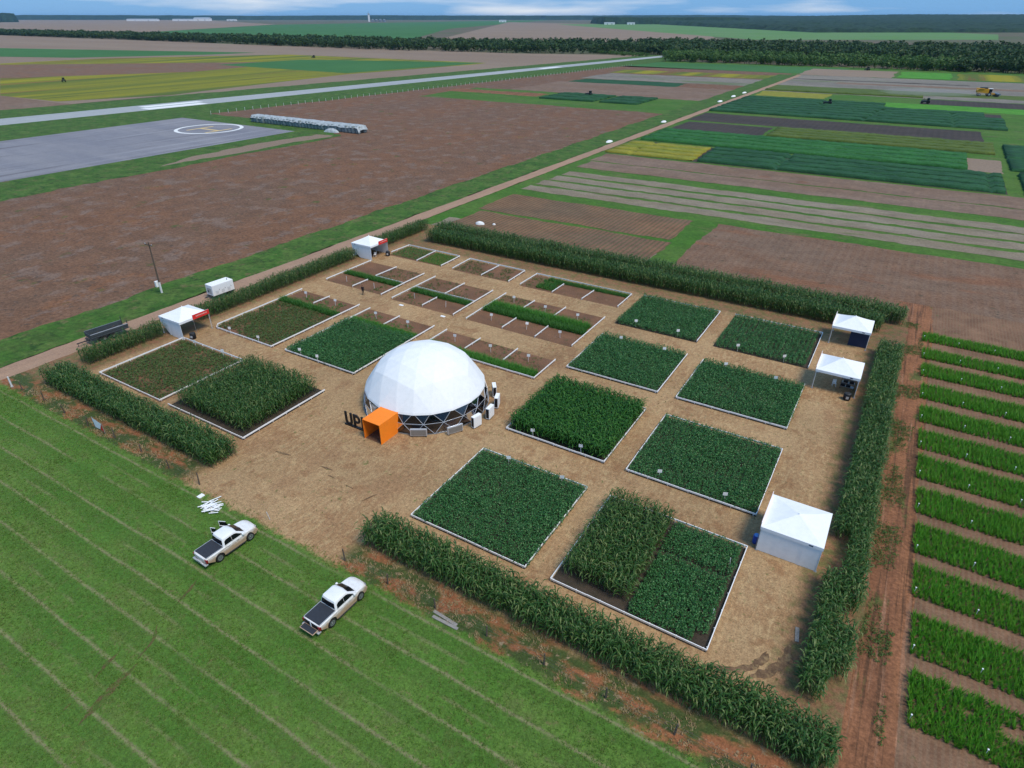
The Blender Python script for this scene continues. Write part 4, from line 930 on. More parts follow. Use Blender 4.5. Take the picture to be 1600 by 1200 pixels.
    pane('rear_window', ((1.22, -.978, .72), (1.42, -.934, .68), (1.63, -.887, .63)), -.035, -.018, .004)
    MB().box(-.60, .60, 2.475, 2.505, .60, .78).build('grille', M['black_plastic'], t); MB().box(-.72, .72, 2.38, 2.50, .36, .50).build('front_bumper', M['car_paint'], t, bevel=.03)
    MB().box(-.90, .90, -2.96, -2.66, .48, .60).build('rear_bumper', M['light_metal'], t, bevel=.02); MB().box(-.25, .25, -2.965, -2.79, .605, .69).build('number_plate', M['light_metal'], t)
    MB().box(-.80, .80, -2.66, -1.02, 1.11, 1.155).build('bed_cover', M['tonneau'], t, bevel=.012)
    for s in (-1, 1): MB().box(min(s * .80, s * .84), max(s * .80, s * .84), -2.68, -1.0, 1.115, 1.165).build('bed_rail', M['light_metal'], t)
    if gate_open:
        g = MB().box(-.70, .70, -2.80, -2.775, .72, 1.09).build('bed_shade_plate', M['black_plastic'], t)  # near-black plate stands in for the shaded bed interior; no opening is cut
        MB().box(-.05, .05, -2.83, -2.802, .72, 1.09).build('load_strut', M['white_paint'], g)
        tg = MB().box(-.72, .72, -3.34, -2.80, .66, .71).build('tailgate', M['car_paint'], t, bevel=.015)
        MB().box(-.66, .66, -3.29, -2.84, .712, .725).build('liner', M['tonneau'], tg)
    else:
        tg = MB().box(-.70, .70, -2.815, -2.765, .70, 1.115).build('tailgate', M['car_paint'], t, bevel=.015)
        MB().box(-.14, .14, -2.83, -2.816, .92, 1.0).build('handle', M['light_metal'], tg)
    if doors_open:
        for hy, ln, an in ((.95, 1.02, 62), (-.09, .84, 66)):
            T = Matrix.Translation((-.93, hy, 0)) @ Matrix.Rotation(R(-an), 4, 'Z')
            d = MB().box(-.03, .04, -ln, 0, .42, 1.12, 0, T).build('door', M['car_paint'], t, bevel=.02)
            MB().box(.042, .055, -ln + .05, -.05, .48, 1.08, 0, T).build('inner_trim', M['dark_metal'], d)
            fr_ = MB().box(-.02, .02, -ln, -ln + .05, 1.12, 1.6, 0, T).box(-.02, .02, -ln + .05, -.35, 1.56, 1.61, 0, T); fr_.build('window_frame', M['car_paint'], d)
            MB().add([T @ Vector(p_) for p_ in ((0, -ln + .05, 1.125), (0, -.06, 1.125), (0, -.36, 1.555), (0, -ln + .05, 1.555))], [(0, 1, 2, 3)]).build('glass', M['dark_glass'], d)
    for wy in (-1.545, 1.545):
        for s in (-1, 1):
            ty = MB().lathe([(.25, -.11), (.36, -.12), (.385, -.07), (.39, 0), (.385, .07), (.36, .12), (.25, .11)], 22, 'X', (s * .80, wy, .385)).build('wheel', M['rubber'], t, smooth=True)
            rim = MB().lathe([(.25, 0), (.25, .03), (.20, .04), (.08, .02), (.07, .045), (.03, .05)], 18, 'X'); rim.v = [(s * (.80 + .085 + px), wy + py, .385 + pz) for px, py, pz in rim.v]
            rm = rim.build('rim', M['grey_metal'], ty)
    MB().box(-.72, .72, -2.5, 2.2, .34, .55).build('chassis', M['black_plastic'], t)
    return t
pickup(-29.75, 22.15, R(-1), 'dusty white pickup truck with its tailgate lowered on the pasture', True, False)
pickup(-43.0, 22.0, R(-2), 'dusty white pickup truck with open doors beside the white stake pile', False, True)

# ------------------------------------------------------------------ roadside things
t = empty('cargo_trailer', (-94.6, 40.4, 0), R(-6), 'dark blue-grey cargo trailer with low sides parked on the dirt road edge', 'trailer')
MB().box(-1.05, 1.05, -2.6, 2.6, .85, .95).build('deck', M['dark_metal'], t)
blu = plain('trailer_blue', (.06, .075, .085), .55, var=.3)
for s in (-1, 1):
    w_ = MB().box(s * 1.05 - .03, s * 1.05 + .03, -2.57, 2.57, .952, 1.55); w_.build('side_board', blu, t)
    MB().box(s * 1.05 - .05, s * 1.05 + .05, -2.6, 2.6, 1.553, 1.60).build('top_rail', M['light_metal'] if s > 0 else M['grey_metal'], t)
    MB().box(s * 1.09 - .012, s * 1.09 + .012, -2.5, 2.5, 1.22, 1.28).build('side_rib', M['dark_metal'], t)
    MB().box(s * 1.0 - .04, s * 1.0 + .04, 2.53, 2.61, .95, 2.15).build('corner_post', M['dark_metal'], t)
    for yy in (-.9, .35):
        q = MB().lathe([(.2, -.1), (.38, -.1), (.4, 0), (.38, .1), (.2, .1)], 16, 'X', (s * .92, yy, .4)).build('wheel', M['rubber'], t, smooth=True)
        MB().lathe([(.18, -.11), (.18, .11)], 10, 'X', (s * .92, yy, .4)).build('hub', M['grey_metal'], q)
MB().box(-1.02, 1.02, -2.63, -2.575, .952, 1.55).build('front_board', blu, t)
MB().box(-.06, .06, -4.3, -2.64, .5, .62).box(-.6, .6, -2.9, -2.64, .63, .84).build('drawbar', M['dark_metal'], t); MB().tube((0, -4.15, 0), (0, -4.15, .49), .04).build('jack_stand', M['dark_metal'], t)
rr = random.Random(11)
for k in range(14):
    T = Matrix.Translation((-94.6 + rr.uniform(-.7, .7), 40.4 + rr.uniform(-1.9, 2.0), .975 + .045 * (k % 5))) @ Matrix.Rotation(rr.uniform(0, 3.14), 4, 'Z')
    Ln = rr.uniform(.3, .6); o = MB().box(-Ln, Ln, -.06, .06, 0, .045).build('scrap_board', M['weathered_wood'] if k % 3 else M['wood_post'], None); o.matrix_world = T
    tag(o, 'loose weathered board lying in the dark cargo trailer', 'board', 'boards in the trailer')
t = empty('power_generator', (-94.35, 59.6, 0), R(-3), 'white boxed power generator on a black skid at the road edge', 'generator')
MB().box(-.95, .95, -2.0, 2.0, .62, 2.45).build('canopy', M['white_paint'], t, bevel=.06); MB().box(-.92, .92, -1.97, 1.97, .42, .615).build('fuel_skid', M['black_plastic'], t)
MB().box(-.5, .5, -1.6, -.6, 2.453, 2.50).build('roof_hatch', M['white_paint'], t); MB().tube((.35, 1.3, 2.45), (.35, 1.3, 2.75), .07).build('exhaust', M['grey_metal'], t)
for yy in (-1.1, 0, 1.1):
    d = MB().box(.952, .966, yy - .48, yy + .48, .72, 2.3).build('side_door', M['white_sheet'], t); MB().box(.968, .985, yy + .3, yy + .36, 1.4, 1.6).build('handle', M['black_plastic'], d)
    for k in range(4): MB().box(.968, .976, yy - .38, yy + .15, .9 + k * .14, .95 + k * .14).build('louvre', M['light_metal'], d)
MB().box(-.6, .6, -2.02, -2.003, .9, 1.9).build('control_panel', M['light_metal'], t); MB().box(-.45, -.1, -2.035, -2.022, 1.2, 1.45).build('screen', M['navy_cloth'], t)
MB().box(-.07, .07, -3.1, -1.98, .44, .56).build('drawbar', M['dark_metal'], t)
for s in (-1, 1):
    for yy in (-.7, .7): MB().lathe([(.15, -.09), (.27, -.09), (.29, 0), (.27, .09), (.15, .09)], 14, 'X', (s * .72, yy, .29)).build('wheel', M['rubber'], t, smooth=True)
    MB().box(s * .80 - .05, s * .80 + .05, -1.75, 1.75, .30, .415).build('skid_rail', M['black_plastic'], t)
t = empty('utility_pole', (-104.1, 54.9, 0), 0, 'leaning wooden utility pole with a white meter box at its foot', 'utility pole')
MB().tube((0, 0, 0), (.25, .1, 8.9), .14, .09, 10).build('pole', M['wood_post'], t); MB().tube((0, 0, .0), (.05, .02, 1.9), .17, .16, 10).build('painted_base', M['white_post'], t)
MB().box(-.55, -.15, -.5, .1, 1.1, 2.1).build('meter_box', M['white_paint'], t, bevel=.02)
MB().box(-.9, 1.1, .02, .14, 8.35, 8.48).build('crossarm', M['wood_post'], t)
for xx in (-.8, .95): MB().lathe([(.05, 0), (.07, .06), (.04, .16)], 8, 'Z', (xx, .08, 8.48)).build('insulator', M['light_metal'], t)
mb = MB(); prev = None
for k in range(17):
    u = k / 16; p_ = Vector((-104.9 - 15 * u, 54.98 - 62 * u, 8.6 - 2.4 * (1 - (2 * u - 1) ** 2)))
    if prev: mb.tube(prev, p_, .008, n=4, cap=False)
    prev = p_
tag(mb.build('overhead_cable', M['dark_metal']), 'thin overhead cable hanging from the leaning utility pole', 'cable')

# fences along the pasture
POST = MB().tube((0, 0, -.1), (.02, .01, 1.35), .075, .06, 7).mesh('post', M['wood_post'])
def wire_fence(x0, x1, label, step=4.95):
    f = empty('wire_fence', (x0, 26.1, 0), 0, label, 'fence', 'wire fences at the pasture edge'); nn = int(round((x1 - x0) / step))
    xs = [k * (x1 - x0) / nn for k in range(nn + 1)]
    for k, xx in enumerate(xs):
        o = bpy.data.objects.new('post', POST); link(o, f); o.location = (xx, random.gauss(0, .12), 0); o.rotation_euler = (random.gauss(0, .06), random.gauss(0, .06), random.random() * 6); o.scale = (1, 1, random.uniform(.8, 1.1))
    for z in (.45, .8, 1.12):
        m_ = MB()
        for a, b_ in zip(xs, xs[1:]): m_.tube((a, 0, z), ((a + b_) / 2, 0, z - .05), .006, n=3, cap=False); m_.tube(((a + b_) / 2, 0, z - .05), (b_, 0, z), .006, n=3, cap=False)
        m_.build('wire', M['grey_metal'], f)
wire_fence(-88.8, -53.0, 'wire fence with weathered posts below the left corn hedge'); wire_fence(-33.0, 6.5, 'wire fence with weathered posts below the right corn hedge')
t = empty('fence_banner', (-71.1, 26.0, 0), R(-4), 'small white and red banner on a wooden frame at the pasture fence', 'banner')
MB().add([(-1.15, 0, 1.55), (.95, .05, 1.40), (.3, -.02, .45), (-.75, -.05, .35)], [(0, 1, 2, 3)]).build('white_cloth', M['white_sheet'], t)
MB().add([(.97, .04, 1.32), (1.0, .06, .25), (.35, .0, .45)], [(0, 1, 2)]).build('red_cloth', M['red_paint'], t)
for a, b_ in (((-1.15, .03, 0), (-1.17, .03, 1.6)), ((1.03, .08, 0), (1.0, .08, 1.5))): MB().tube(a, b_, .03, n=6).build('pole', M['weathered_wood'], t)
t = empty('road_post', (-90.8, 25.7, 0), 0, 'short white concrete post at the corner of the road and pasture fence', 'post'); MB().tube((0, 0, 0), (0, 0, 1.5), .11, .09, 6).build('shaft', M['white_post'], t); MB().box(-.14, .14, -.14, .14, 0, .12).build('footing', M['concrete'], t)
t = empty('stake_pile', (-48.9, 24.4, 0), 0, 'heap of white stakes and boards on the grass beside a pickup', 'stake pile')
for k in range(46):
    Ln = rr.uniform(.3, .7); T = Matrix.Translation((rr.gauss(0, .42), rr.gauss(0, .26), .03 + .006 * k)) @ Matrix.Rotation(rr.gauss(.9, .35), 4, 'Z') @ Matrix.Rotation(rr.gauss(0, .06), 4, 'Y')
    MB().box(-Ln, Ln, -.05, .05, 0, .03, 0, T).build('stake', M['white_paint'], t)
MB().box(-.25, .25, -.3, .3, .01, .08).build('white_board', M['white_paint'], None, loc=(-51.3, 24.9, 0)); tag(sc.collection.objects[-1], 'loose white board beside the heap of white stakes', 'board')
for k, (lab, off) in enumerate((('grey weathered plank on red earth, fence side of the pair', .0), ('grey weathered plank on red earth, pasture side of the pair', -.35))):
    o = MB().box(-1.2, 1.2, -.13, .13, .01, .07).build('plank', M['weathered_wood'], None, loc=(-21.9 + k * .25, 25.75 + off, 0)); o.rotation_euler = (0, 0, R(-4 + 5 * k)); tag(o, lab, 'plank', 'planks at the fence foot')
o = MB().box(-.14, .14, -.7, .7, .01, .07).build('plank', M['weathered_wood'], None, loc=(2.1, 38.6, 0)); o.rotation_euler = (0, 0, R(8)); tag(o, 'pale plank lying on bare soil beside the track hedge', 'plank')

# ------------------------------------------------------------------ a visitor
def person(x, y, rz, label):
    J = {'pel': (0, 0, .95), 'chest': (0, 0, 1.28), 'neck': (0, 0, 1.47), 'head0': (0, .01, 1.56), 'head1': (0, .02, 1.70)}
    verts = []; edges = []; rad = []
    def add(p, r, par=None):
        verts.append(p); rad.append(r)
        if par is not None: edges.append((par, len(verts) - 1))
        return len(verts) - 1
    pel = add((0, 0, .95), .145); wa = add((0, 0, 1.12), .135, pel); ch = add((0, 0, 1.33), .155, wa); nk = add((0, 0, 1.49), .055, ch); h0 = add((0, .01, 1.58), .085, nk); h1 = add((0, .015, 1.68), .092, h0); add((0, .0, 1.745), .06, h1)
    add((0, .105, 1.615), .016, h0)
    for s in (-1, 1):
        sh = add((s * .19, 0, 1.40), .06, ch); el = add((s * .25, -.03, 1.13), .045, sh); wr = add((s * .235, .06, .90), .03, el); pm = add((s * .23, .08, .83), .032, wr)
        for k in range(4):
            f1 = add((s * (.23), .105 - .022 * k + .0, .775), .010, pm); add((s * .215, .108 - .022 * k, .735), .008, f1)
        th_ = add((s * .205, .11, .81), .010, pm); add((s * .20, .125, .78), .008, th_)
        hp = add((s * .095, 0, .88), .095, pel); kn = add((s * .11, .015 * s + .02, .50), .065, hp); an = add((s * .12, -.01, .10), .042, kn); fo = add((s * .13, .07, .045), .042, an); add((s * .14, .16, .035), .034, fo)
        add((s * .09, 0, 1.62), .016, h0)
    me = bpy.data.meshes.new('person'); me.from_pydata(verts, edges, []); o = bpy.data.objects.new('person', me); link(o)
    o.modifiers.new('skin', 'SKIN'); o.modifiers.new('sub', 'SUBSURF').levels = 1; o.modifiers['sub'].render_levels = 1
    for i, r in enumerate(rad): me.skin_vertices[0].data[i].radius = (r, r)
    me.skin_vertices[0].data[0].use_root = True
    dg = bpy.context.evaluated_depsgraph_get(); m2 = bpy.data.meshes.new_from_object(o.evaluated_get(dg)); o.modifiers.clear(); o.data = m2; bpy.data.meshes.remove(me)
    m2.materials.clear(); [m2.materials.append(M[k]) for k in ('dark_cloth', 'skin', 'hair')]
    for p_ in m2.polygons:
        c = p_.center; p_.use_smooth = True
        p_.material_index = 2 if (c.z > 1.69 or (c.z > 1.56 and c.y < -.03)) else 1 if (c.z > 1.48 or (c.z < .92 and abs(c.x) > .19 and c.z > .7)) else 0
    o.location = (x, y, .01); o.rotation_euler = (0, 0, rz); return tag(o, label, 'person')
person(-73.8, 72.2, R(200), 'person in dark clothes standing on the straw lane by the strip plots')

# ------------------------------------------------------------------ wrapped bales by the helicopter apron
t = empty('covered_bale_row', (0, 0, 0), 0, 'long row of grey wrapped bales under pale sheeting beside the helicopter apron', 'bale row')
M['bale'] = plain('bale_wrap', (.20, .235, .235), .7, var=.35, scale=1.2); M['pale_sheet'] = plain('pale_sheeting', (.36, .40, .42), .7, var=.3, scale=.8)
mb = MB(); mb.lathe([(1.05, 0), (1.15, .5), (1.12, 1.8), (1.0, 2.5), (.7, 2.7)], 12); bale_me = mb.mesh('bale', M['bale'], smooth=True)
nb = 34
for k in range(nb):
    for j in range(2):
        o = bpy.data.objects.new('bale', bale_me); link(o, t); o.location = (-258.5 + k * 1.93, 199.2 + .06 * k * 0 + j * 3.0 + random.gauss(0, .15), -.03); o.scale = (1, 1, random.uniform(.85, 1.05)); o.rotation_euler = (0, 0, random.random() * 6)
mb = MB(); nx, ny = 70, 7
for i in range(nx + 1):
    for j in range(ny + 1):
        v = j / ny; z = 2.62 + .35 * math.sin(v * math.pi) + random.uniform(-.14, .14) - (.9 if j == 0 else 1.6 if j == ny else 0) * random.uniform(.5, 1) - (1.6 if i in (0, nx) else 0)
        mb.v.append((-259.9 + i * 66.6 / nx + random.uniform(-.2, .2), 198.2 + v * 5.8 - (.2 if j == 0 else 0), z))
for i in range(nx):
    for j in range(ny): mb.f.append((i * (ny + 1) + j, (i + 1) * (ny + 1) + j, (i + 1) * (ny + 1) + j + 1, i * (ny + 1) + j + 1)); mb.m.append(0)
mb.build('sheeting', M['pale_sheet'], t, smooth=True)
def heap(name, x, y, a, b, h, mat, label, cat, rz=0.0, seed=1, group=None):
    r = random.Random(seed); mb = MB(); n = 14; pr = [(1, 0), (.86, .35), (.62, .72), (.32, .95), (.1, 1.0)]
    for u, v in pr:
        for k in range(n):
            an = 2 * math.pi * k / n; q = u * r.uniform(.88, 1.1); mb.v.append((a * q * math.cos(an), b * q * math.sin(an), h * v * r.uniform(.88, 1.1) - .08 * (v == 0)))
    for i in range(len(pr) - 1):
        for k in range(n): mb.f.append((i * n + k, i * n + (k + 1) % n, (i + 1) * n + (k + 1) % n, (i + 1) * n + k)); mb.m.append(0)
    mb.f.append(tuple(range((len(pr) - 1) * n, len(pr) * n))); mb.m.append(0)
    o = mb.build(name, mat, None, smooth=True, loc=(x, y, 0)); o.rotation_euler = (0, 0, rz); return tag(o, label, cat, group)
heap('pale_sheet_heap', -207, 196.5, 4.0, 1.4, 1.4, M['pale_sheet'], 'crumpled pale sheeting heap at the foot of the bale row', 'sheeting', .1, 4)
G = 'white heaps on the road verge'
for (q, lab) in (((952, 221.5), 'white lime heap on the verge opposite the yellow crop strips'), ((1037, 190.5), 'white lime heap on the verge opposite the black soil field'),
                 ((1125, 158.5), 'first of three white lime heaps on the verge opposite dark soy strips'), ((1146, 150.5), 'middle of three white lime heaps on the verge'), ((1163, 145), 'last of three white lime heaps on the verge, towards the trees')):
    x, y = survey(*q); heap('lime_heap', x, y, 1.2, 2.4 if q[0] < 1100 else 4.0, .55, M['lime'], lab, 'heap', .05, int(q[0]), G)
x, y = survey(750, 350); heap('white_sack_heap', x, y, 1.2, .8, .6, M['lime'], 'white heap of sacks behind the back corn hedge', 'heap', .2, 8)
x, y = survey(772, 351); heap('white_sack_heap', x, y, .4, .35, .3, M['lime'], 'small white sack behind the back corn hedge', 'sack', .2, 9)

# ------------------------------------------------------------------ machines on the fields
def tractor(x, y, rz, label, col):
    t = empty('tractor', (x, y, 0), rz, label, 'tractor', 'dark tractors on the fields')
    MB().box(-.45, .45, -.4, 2.3, .8, 1.6).build('bonnet', col, t, bevel=.08); MB().box(-.8, .8, -1.6, -.2, 1.1, 2.0).build('cab', col, t, bevel=.05); MB().box(-.75, .75, -1.5, -.3, 2.0, 2.75).build('cab_glass', M['dark_glass'], t, bevel=.05)
    MB().box(-.85, .85, -1.65, -.2, 2.75, 2.9).build('cab_roof', col, t, bevel=.04); MB().tube((.25, 1.2, 1.6), (.25, 1.2, 2.6), .06).build('exhaust', M['dark_metal'], t)
    for s in (-1, 1):
        for yy, r in ((-1.1, .85), (1.8, .55)):
            w_ = MB().lathe([(r * .5, -.22), (r * .95, -.22), (r, 0), (r * .95, .22), (r * .5, .22)], 16, 'X', (s * .95, yy, r)).build('wheel', M['rubber'], t); MB().lathe([(r * .45, -.2), (r * .45, .2)], 10, 'X', (s * .95, yy, r)).build('rim', M['grey_metal'], w_)
    return t
dk = plain('tractor_green', (.03, .05, .045), .5)
for q, rz, lab in (((920, 150), 1.5, 'dark tractor at the two small dark green plots between road and runway'), ((1355, 110), .8, 'dark tractor at the edge of the near wood'), ((1293, 163.5), 1.6, 'dark tractor at the end of the black soil field'), ((490, 90.5), 1.4, 'dark tractor in the olive field beyond the runway'), ((100, 128), 1.2, 'dark tractor among the yellow rows beyond the runway'), ((1446, 162), 1.5, 'dark tractor beside the bright green strip near the combine')):
    x, y = survey(*q); tractor(x, y, rz, lab, dk)
x, y = survey(1537, 150)
t = empty('combine_harvester', (x, y, 0), R(-78), 'yellow combine harvester working in dust on the harvested field', 'harvester')
MB().add([(sx * 1.5, yy, z) for sx in (-1, 1) for yy, z in ((-4.2, 1.5), (-4.6, 2.9), (-3.6, 3.9), (1.4, 4.0), (1.6, 1.5))], [(0, 1, 2, 3, 4), (9, 8, 7, 6, 5)] + [(k, (k + 1) % 5, 5 + (k + 1) % 5, 5 + k) for k in range(5)]).build('body', M['yellow_paint'], t, bevel=.1)
MB().box(-1.4, 1.4, -2.8, .6, 4.0, 4.7).build('grain_tank', M['dark_metal'], t); MB().box(-1.0, 1.0, 1.62, 3.3, 2.0, 3.9).build('cab', M['dark_glass'], t, bevel=.1); MB().box(-1.1, 1.1, 1.5, 3.5, 3.92, 4.1).build('cab_roof', M['white_paint'], t)
MB().box(-.7, .7, 3.3, 5.3, .9, 1.7).build('feeder', M['yellow_paint'], t); h = MB().box(-4.6, 4.6, 5.3, 6.4, .25, 1.4).build('header', M['dark_metal'], t)
MB().lathe([(.7, -4.4), (.7, 4.4)], 8, 'X', (0, 6.6, 1.2)).build('reel', M['grey_metal'], h); MB().tube((1.6, -1, 3.9), (1.9, -5.6, 4.2), .25).build('unloading_auger', M['yellow_paint'], t)
for s in (-1, 1):
    for yy, r in ((2.0, 1.05), (-3.0, .75)):
        w_ = MB().lathe([(r * .5, -.4), (r * .95, -.4), (r, 0), (r * .95, .4), (r * .5, .4)], 18, 'X', (s * 1.75, yy, r)).build('wheel', M['rubber'], t); MB().lathe([(r * .5, -.42), (r * .5, .42)], 12, 'X', (s * 1.75, yy, r)).build('rim', M['pale_sheet'], w_)

# ------------------------------------------------------------------ woods
def crown(rs, nq, rx, rz_, cz, size):
    parts = []; lob = [(Vector((rs.gauss(0, .42) * rx, rs.gauss(0, .42) * rx, cz + rs.gauss(0, .28) * rz_)), rs.uniform(.42, .68)) for _ in range(6)]
    for k in range(nq):
        c0, lr = rs.choice(lob); d = Vector((rs.gauss(0, 1), rs.gauss(0, 1), rs.gauss(.25, 1))).normalized(); c = c0 + Vector((d.x * rx, d.y * rx, d.z * rz_)) * lr * rs.uniform(.75, 1.05)
        nrm = (d + Vector((rs.gauss(0, .4), rs.gauss(0, .4), rs.gauss(.2, .4)))).normalized(); t1 = nrm.orthogonal().normalized(); t2 = nrm.cross(t1); s = size * rs.uniform(.6, 1.3); j = lambda: rs.uniform(.6, 1.2)
        parts.append(([c - t1 * s * j(), c - t2 * s * j(), c + t1 * s * j(), c + t2 * s * j()], [(0, 1, 2), (0, 2, 3)]))
    return pack(parts)
def trunk(rs, h):
    parts = []
    def limb(a, b, r0, r1):
        V, F = [], []
        for p_, r in ((a, r0), (b, r1)): V += [p_ + Vector((r * math.cos(q), r * math.sin(q), 0)) for q in (0, 1.57, 3.14, 4.71)]
        for k in range(4): F += [(k, (k + 1) % 4, 4 + (k + 1) % 4), (k, 4 + (k + 1) % 4, 4 + k)]
        parts.append((V, F))
    m = Vector((rs.gauss(0, .2), rs.gauss(0, .2), h * .5)); limb(Vector((0, 0, -.3)), m, .32, .2)
    for k in range(4): a = rs.uniform(0, 6.28); limb(m, m + Vector((math.cos(a) * h * .22, math.sin(a) * h * .22, h * .28)), .14, .05)
    return pack(parts)
rs = random.Random(21)
LOWT = [crown(rs, 64, rs.uniform(3.8, 5.2), rs.uniform(3.4, 4.6), rs.uniform(3.2, 4.4), .9) for _ in range(8)]
def along(line, n, d0, d1):
    P = np.array(line, float); seg = np.linalg.norm(np.diff(P, axis=0), axis=1); cum = np.concatenate([[0], np.cumsum(seg)]); t_ = RNG.uniform(0, cum[-1], n)
    i = np.clip(np.searchsorted(cum, t_) - 1, 0, len(seg) - 1); u = ((t_ - cum[i]) / seg[i])[:, None]; B = P[i] * (1 - u) + P[i + 1] * u
    r = B / np.linalg.norm(B, axis=1)[:, None]; B = B + r * RNG.uniform(d0, d1, n)[:, None]
    return np.concatenate([B, np.zeros((n, 1))], 1)
def wood(name, pos, lo, hi, mat, label):
    k = RNG.uniform(lo, hi, len(pos)); V, F = scatter(LOWT, pos, k, RNG.uniform(0, 6.28, len(pos)))
    return stuff(name, V, F, M[mat], None, label, 'woodland')
LF = [(-2600, 960), (-2076, 885), (-1444, 846), (-995, 801), (-684, 770), (-481, 788), (-367, 838), (-289, 842)]
wood('woodland', along(LF, 2900, 8, 270), 1.15, 1.8, 'tree_dark', 'long dark belt of woodland beyond the runway')
wood('woodland', along([(-330, 850), (-289, 842), (-200, 845), (-60, 850), (150, 880)], 1100, 10, 330), 1.15, 1.75, 'tree_dark', 'dark woodland behind the pale green grove at the road end')
RF = [(-250, 716), (-176, 722), (-85, 714), (-8, 708), (20, 712)]
wood('woodland', along(RF, 560, 12, 130), .85, 1.25, 'tree_mid', 'pale green grove at the end of the dirt road')
wood('woodland', along([(10, 708), (60, 716), (130, 735)], 220, 12, 130), 1.1, 1.5, 'tree_dark', 'dark wood edge beside the pale green grove')
wood('thicket', along([(-400, 850), (-330, 800), (-296, 790)], 160, 0, 40), .35, .55, 'tree_mid', 'low green thicket at the far end of the runway')
# the front trees, each its own thing
TREES = []
for k in range(6):
    c = crown(rs, 240, rs.uniform(3.6, 4.8), rs.uniform(3.4, 4.6), rs.uniform(3.4, 4.4), .52); tr = trunk(rs, 6.0)
    TREES.append((tri_mesh('trunk', *tr, M['bark']), [tri_mesh('crown', *c, M[m_]) for m_ in ('tree_dark', 'tree_mid')]))
def tree(x, y, s, kind, lab, grp):
    t = empty('broadleaf_tree', (x, y, 0), random.random() * 6, lab, 'tree', grp); t.scale = (s, s, s * random.uniform(.9, 1.15)); tm, cm = random.choice(TREES)
    link(bpy.data.objects.new('trunk', tm), t); link(bpy.data.objects.new('crown', cm[kind]), t)
for pos, kind, lo, hi, lab in ((along(RF, 64, 2, 12), 1, .7, 1.15, 'pale green tree in the front row of the grove at the road end'), (along([(8, 708), (60, 714), (125, 730)], 30, 2, 12), 0, 1.1, 1.5, 'dark tree at the front edge of the wood beside the grove'), (along(LF[2:], 120, 2, 12), 0, .9, 1.5, 'dark tree at the front edge of the belt beyond the runway')):
    for x, y, _ in pos: tree(x, y, random.uniform(lo, hi), kind, lab, lab.split(' tree ')[0] + ' front trees')

# ------------------------------------------------------------------ far land, buildings
def wood_mass(name, x0, x1, y0, y1, step, zf, mat, kind, label=None, rot=0.0):
    xs = np.arange(x0, x1, step); ys = np.arange(y0, y1, step); X, Y = np.meshgrid(xs, ys); Z = zf(X, Y) + RNG.uniform(-.5, .5, X.shape) * 7
    Z[0] = Z[-1] = -2; Z[:, 0] = Z[:, -1] = -2; X = X + RNG.uniform(-.4, .4, X.shape) * step; Y = Y + RNG.uniform(-.4, .4, X.shape) * step
    c, s = math.cos(rot), math.sin(rot); nx, ny = len(xs), len(ys); V = np.stack([X * c - Y * s, X * s + Y * c, Z], -1).reshape(-1, 3); i = np.arange((ny - 1) * nx).reshape(ny - 1, nx)[:, :-1].ravel()
    F = np.concatenate([np.stack([i, i + 1, i + nx + 1], 1), np.stack([i, i + nx + 1, i + nx], 1)])
    return stuff(name, V, F, mat, None, label, 'woodland' if label else None, None, kind)
# coordinates of these masses: x to the right, y along the camera heading
cr = YAW
wood_mass('far_wooded_hill', 900, 5200, 2150, 6200, 22, lambda X, Y: 8 + 44 * np.clip((Y - 2300) / 3600, 0, 1) * np.clip((X - 500) / 2600, .25, 1) + 5 * vnoise(X, Y, .004, 3), M['far_wood'], 'stuff', 'dark wooded hillside rising to the horizon', cr)
wood_mass('plantation_block', 560, 1500, 4500, 5200, 18, lambda X, Y: 34 + 3 * vnoise(X, Y, .01, 5), M['far_wood'], 'stuff', 'dark square plantation block on the horizon behind low white sheds', cr)
wood_mass('far_woods', 1300, 3200, 3100, 3900, 20, lambda X, Y: 14 + 5 * vnoise(X, Y, .006, 7), M['far_wood'], 'stuff', 'dark strip of woodland before the wooded hillside', cr)
wood_mass('horizon_woods', -11000, 9000, 10500, 11800, 60, lambda X, Y: 40 + 16 * vnoise(X, Y, .0006, 9) + 6 * vnoise(X, Y, .004, 2), M['far_wood'], 'stuff', 'thin dark line of woodland along the horizon', cr)
wood_mass('tree_clump', -4560, -4280, 6150, 6320, 14, lambda X, Y: 62 + 7 * vnoise(X, Y, .02, 4), M['far_wood'], 'stuff', 'isolated tall dark clump of trees on the far plain', cr)
def C(x, y): return (x * math.cos(cr) - y * math.sin(cr), x * math.sin(cr) + y * math.cos(cr))
def shed(x, y, L_, W_, h, label, rz=0.0):
    t = empty('farm_shed', (*C(x, y), 0), cr + rz, label, 'farm building', 'far white farm buildings')
    MB().box(-L_ / 2, L_ / 2, -W_ / 2, W_ / 2, -.4, h).build('wall', M['white_paint'], t)
    MB().add([(-L_ / 2 - 1, -W_ / 2 - 1, h + .01), (L_ / 2 + 1, -W_ / 2 - 1, h + .01), (L_ / 2 + 1, W_ / 2 + 1, h + .01), (-L_ / 2 - 1, W_ / 2 + 1, h + .01), (-L_ / 2 - 1, 0, h * 1.4), (L_ / 2 + 1, 0, h * 1.4)], [(0, 1, 5, 4), (2, 3, 4, 5), (1, 2, 5), (3, 0, 4), (0, 3, 2, 1)]).build('roof', M['light_metal'], t)
    for k in (-1, 1): MB().box(k * L_ * .22 - 3, k * L_ * .22 + 3, -W_ / 2 - .25, -W_ / 2 - .01, -.4, h * .7).build('door', M['grey_metal'], t)
